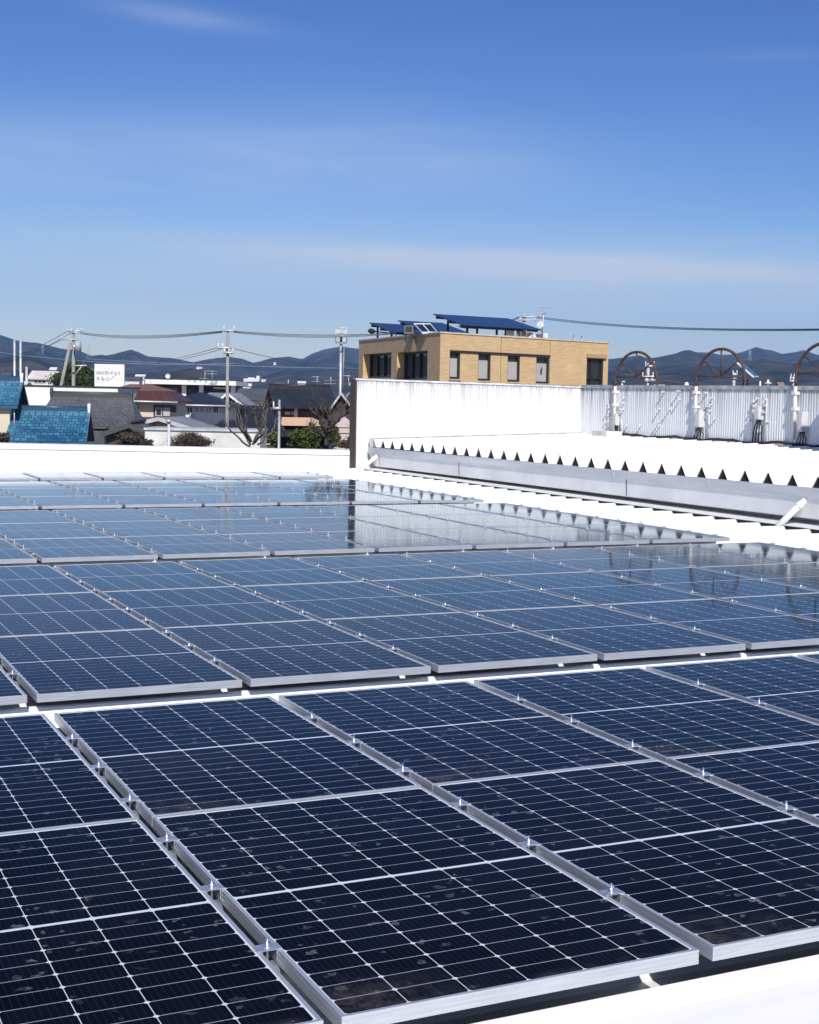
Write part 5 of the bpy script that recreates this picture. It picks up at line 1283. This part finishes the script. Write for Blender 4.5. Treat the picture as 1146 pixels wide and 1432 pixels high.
def tree_at(name, px, py, D, rxp, rzp, n, size, fol, lab, cat, seed, bark=M_BARK, group=None, clumps=14):
    c = at(px, py, D); rx, rz = rxp*D/FPX, rzp*D/FPX
    t_ = empty(name, (c.x, c.y, ZG), 0, lab, cat, group)
    part(crown(c, rx, rx*.9, rz, n, size, seed, clumps), 'crown', fol, t_)
    mb = MB(); r_ = random.Random(seed); mb.tube([(c.x, c.y, ZG), (c.x+.1, c.y, (ZG+c.z)/2), c+Vector((0, 0, rz*.3))], rx*.09+.03, rx*.03+.01, n=8)
    for i in range(7):
        e_ = c+HR*rx*r_.uniform(-.7, .7)+HF*rx*r_.uniform(-.6, .6)+Vector((0, 0, rz*r_.uniform(-.2, .8))); s0 = Vector((c.x, c.y, c.z-rz*r_.uniform(.3, .9)))
        mb.tube([s0, s0.lerp(e_, .5)+Vector((0, 0, .1)), e_], rx*.035+.012, .008, n=5)
    part(mb, 'trunk', bark, t_)
tree_at('evergreen_tree', 98, 528, 128, 36, 22, 9000, .12, F_EVER, 'dense round dark evergreen behind the transformer pole', 'tree', 3)
tree_at('evergreen_tree', 124, 534, 126, 11, 13, 2400, .11, F_EVER, 'smaller dark evergreen between transformer pole and billboard', 'tree', 4)
tree_at('garden_pine', 436, 614, 46, 30, 17, 8000, .045, F_PINE, 'bushy yellow-green garden pine left of the dark pruned tree', 'tree', 5)
tree_at('garden_pine', 466, 612, 48, 12, 17, 3500, .045, F_PINE, 'narrow green garden pine right of the dark pruned trunk', 'tree', 15)
GD = 'dry shrubs behind the white parapet'
tree_at('dry_shrub', 182, 616, 52, 26, 14, 5200, .036, F_DRY, 'loose dry brown shrub in front of the tiled gatehouse', 'shrub', 6, M_BARKD, GD)
tree_at('dry_shrub', 205, 622, 51, 12, 9, 2200, .034, F_DRY, 'low dry shrub left of the thin pipe post', 'shrub', 16, M_BARKD, GD)
tree_at('clipped_hedge', 266, 619, 54, 30, 14, 12000, .034, F_DRY, 'wide rounded brown hedge in front of the white outbuilding', 'hedge', 7, M_BARKD, GD, 46)
tree_at('dry_shrub', 6, 612, 48, 13, 13, 700, .05, F_DRY, 'twiggy dry shrub at the corner of the blue tiled house', 'shrub', 9, M_BARKD, GD)
tree_at('dry_shrub', 412, 622, 49, 12, 7, 500, .05, F_DRY, 'reddish low shrub beside the short pale post', 'shrub', 10, M_BARKD, GD)
tree_at('dry_shrub', 484, 622, 47, 12, 6, 500, .045, F_DRY, 'low brown shrub against the pinkish wall', 'shrub', 11, M_BARKD, GD)
tree_at('garden_pine', 383, 612, 52, 9, 12, 900, .06, F_PINE, 'small olive shrub behind the short pale post', 'shrub', 12, M_BARK)
# pruned bare trees: stout limbs ending in knuckles
def bare(px, pyb, D, limbs, rad, lab, mat, seed, twigs=7):
    r_ = random.Random(seed); base = at(px, pyb, D); t_ = empty('pruned_tree', (base.x, base.y, ZG), 0, lab, 'tree', 'pruned bare trees behind the white parapet')
    mb = MB(); mb.tube([(base.x, base.y, ZG), base+Vector((.03, 0, -1)), base], rad*1.7, rad*1.25, n=10); part(mb, 'trunk', mat, t_)
    mb = MB()
    for pts in limbs:
        P = []
        dd = r_.uniform(-.9, .9)
        for i, (x, y) in enumerate(pts): P.append(at(x, y, D+dd*i/max(1, len(pts)-1))+Vector((0, 0, 0)))
        Q = []
        for i in range(len(P)-1):
            for f_ in (0, .33, .66): Q.append(P[i].lerp(P[i+1], f_)+Vector((r_.gauss(0, .025), r_.gauss(0, .025), r_.gauss(0, .02)))*(1 if i+f_ > 0 else 0))
        Q.append(P[-1]); mb.tube(Q, rad*.95, rad*.5, n=7)
        e_ = P[-1]
        mb.tube([e_-Vector((0, 0, .05)), e_, e_+Vector((0, 0, .07))], rad*.95, rad*.5, n=7)
        for q in Q[3:]:
            for _k in range(r_.choice((0, 1, 1, 2))):
                d = Vector((r_.uniform(-1, 1), r_.uniform(-1, 1), r_.uniform(.2, 1.2)))
                mb.tube([q, q+d*.08, q+d*r_.uniform(.1, .26)], rad*.3, .003, n=4)
        for j in range(twigs):
            d = Vector((r_.uniform(-1, 1), r_.uniform(-1, 1), r_.uniform(.1, 1.4))).normalized()
            q_ = e_+d*r_.uniform(.08, .2); mb.tube([e_, q_, q_+d*.12+Vector((r_.gauss(0, .05), r_.gauss(0, .05), .07))], .008, .003, n=4)
    part(mb, 'limbs', mat, t_)
bare(352, 626, 44, [[(350, 624), (335, 614), (322, 602), (317, 594)], [(351, 622), (342, 606), (330, 592), (322, 575)], [(350, 620), (344, 605), (337, 590), (334, 566)], [(352, 618), (345, 600), (344, 580), (342, 567)],
                    [(354, 622), (362, 606), (361, 590), (357, 572)], [(356, 620), (366, 600), (366, 585), (364, 570)], [(357, 619), (371, 602), (373, 588), (375, 567)], [(360, 622), (378, 606), (384, 594), (386, 588)],
                    [(352, 618), (338, 600), (333, 583), (331, 573)], [(358, 616), (368, 598), (369, 580), (370, 568)], [(364, 604), (357, 588), (353, 575)]], .036, 'grey pruned tree with many upright limbs before the dark house', M_BARK, 21)
bare(456, 628, 40, [[(456, 624), (458, 605), (462, 590), (466, 578), (472, 572)], [(458, 600), (470, 590), (482, 580), (489, 574)], [(457, 606), (450, 592), (445, 580), (440, 570), (433, 563)], [(450, 592), (452, 580), (448, 568)],
                    [(456, 602), (459, 586), (461, 574)], [(454, 612), (446, 604), (438, 596)], [(462, 590), (460, 578), (455, 572)], [(466, 592), (474, 582), (478, 570), (484, 566)], [(454, 610), (440, 602), (434, 594)], [(464, 624), (476, 620), (486, 616), (492, 604), (494, 598)],
                    [(446, 582), (438, 574), (431, 570)]], .050, 'dark gnarled pruned tree at the right end of the parapet', M_BARKD, 22)

# ------------------------------------------------------------------ air between here and the hills
mb = MB(); mb.box(-5600, 5600, -60, 5800, ZG-1, 420)
M = bpy.data.materials.new('haze_air'); M.use_nodes = True; nt = M.node_tree; nt.nodes.remove(nt.nodes['Principled BSDF'])
pv_ = nt.nodes.new('ShaderNodeVolumePrincipled'); pv_.inputs['Color'].default_value = (.27, .54, 1, 1); pv_.inputs['Density'].default_value = .95e-4; pv_.inputs['Anisotropy'].default_value = 0
nt.links.new(pv_.outputs[0], nt.nodes['Material Output'].inputs['Volume'])
tag(mb.build('haze', M), kind='stuff')
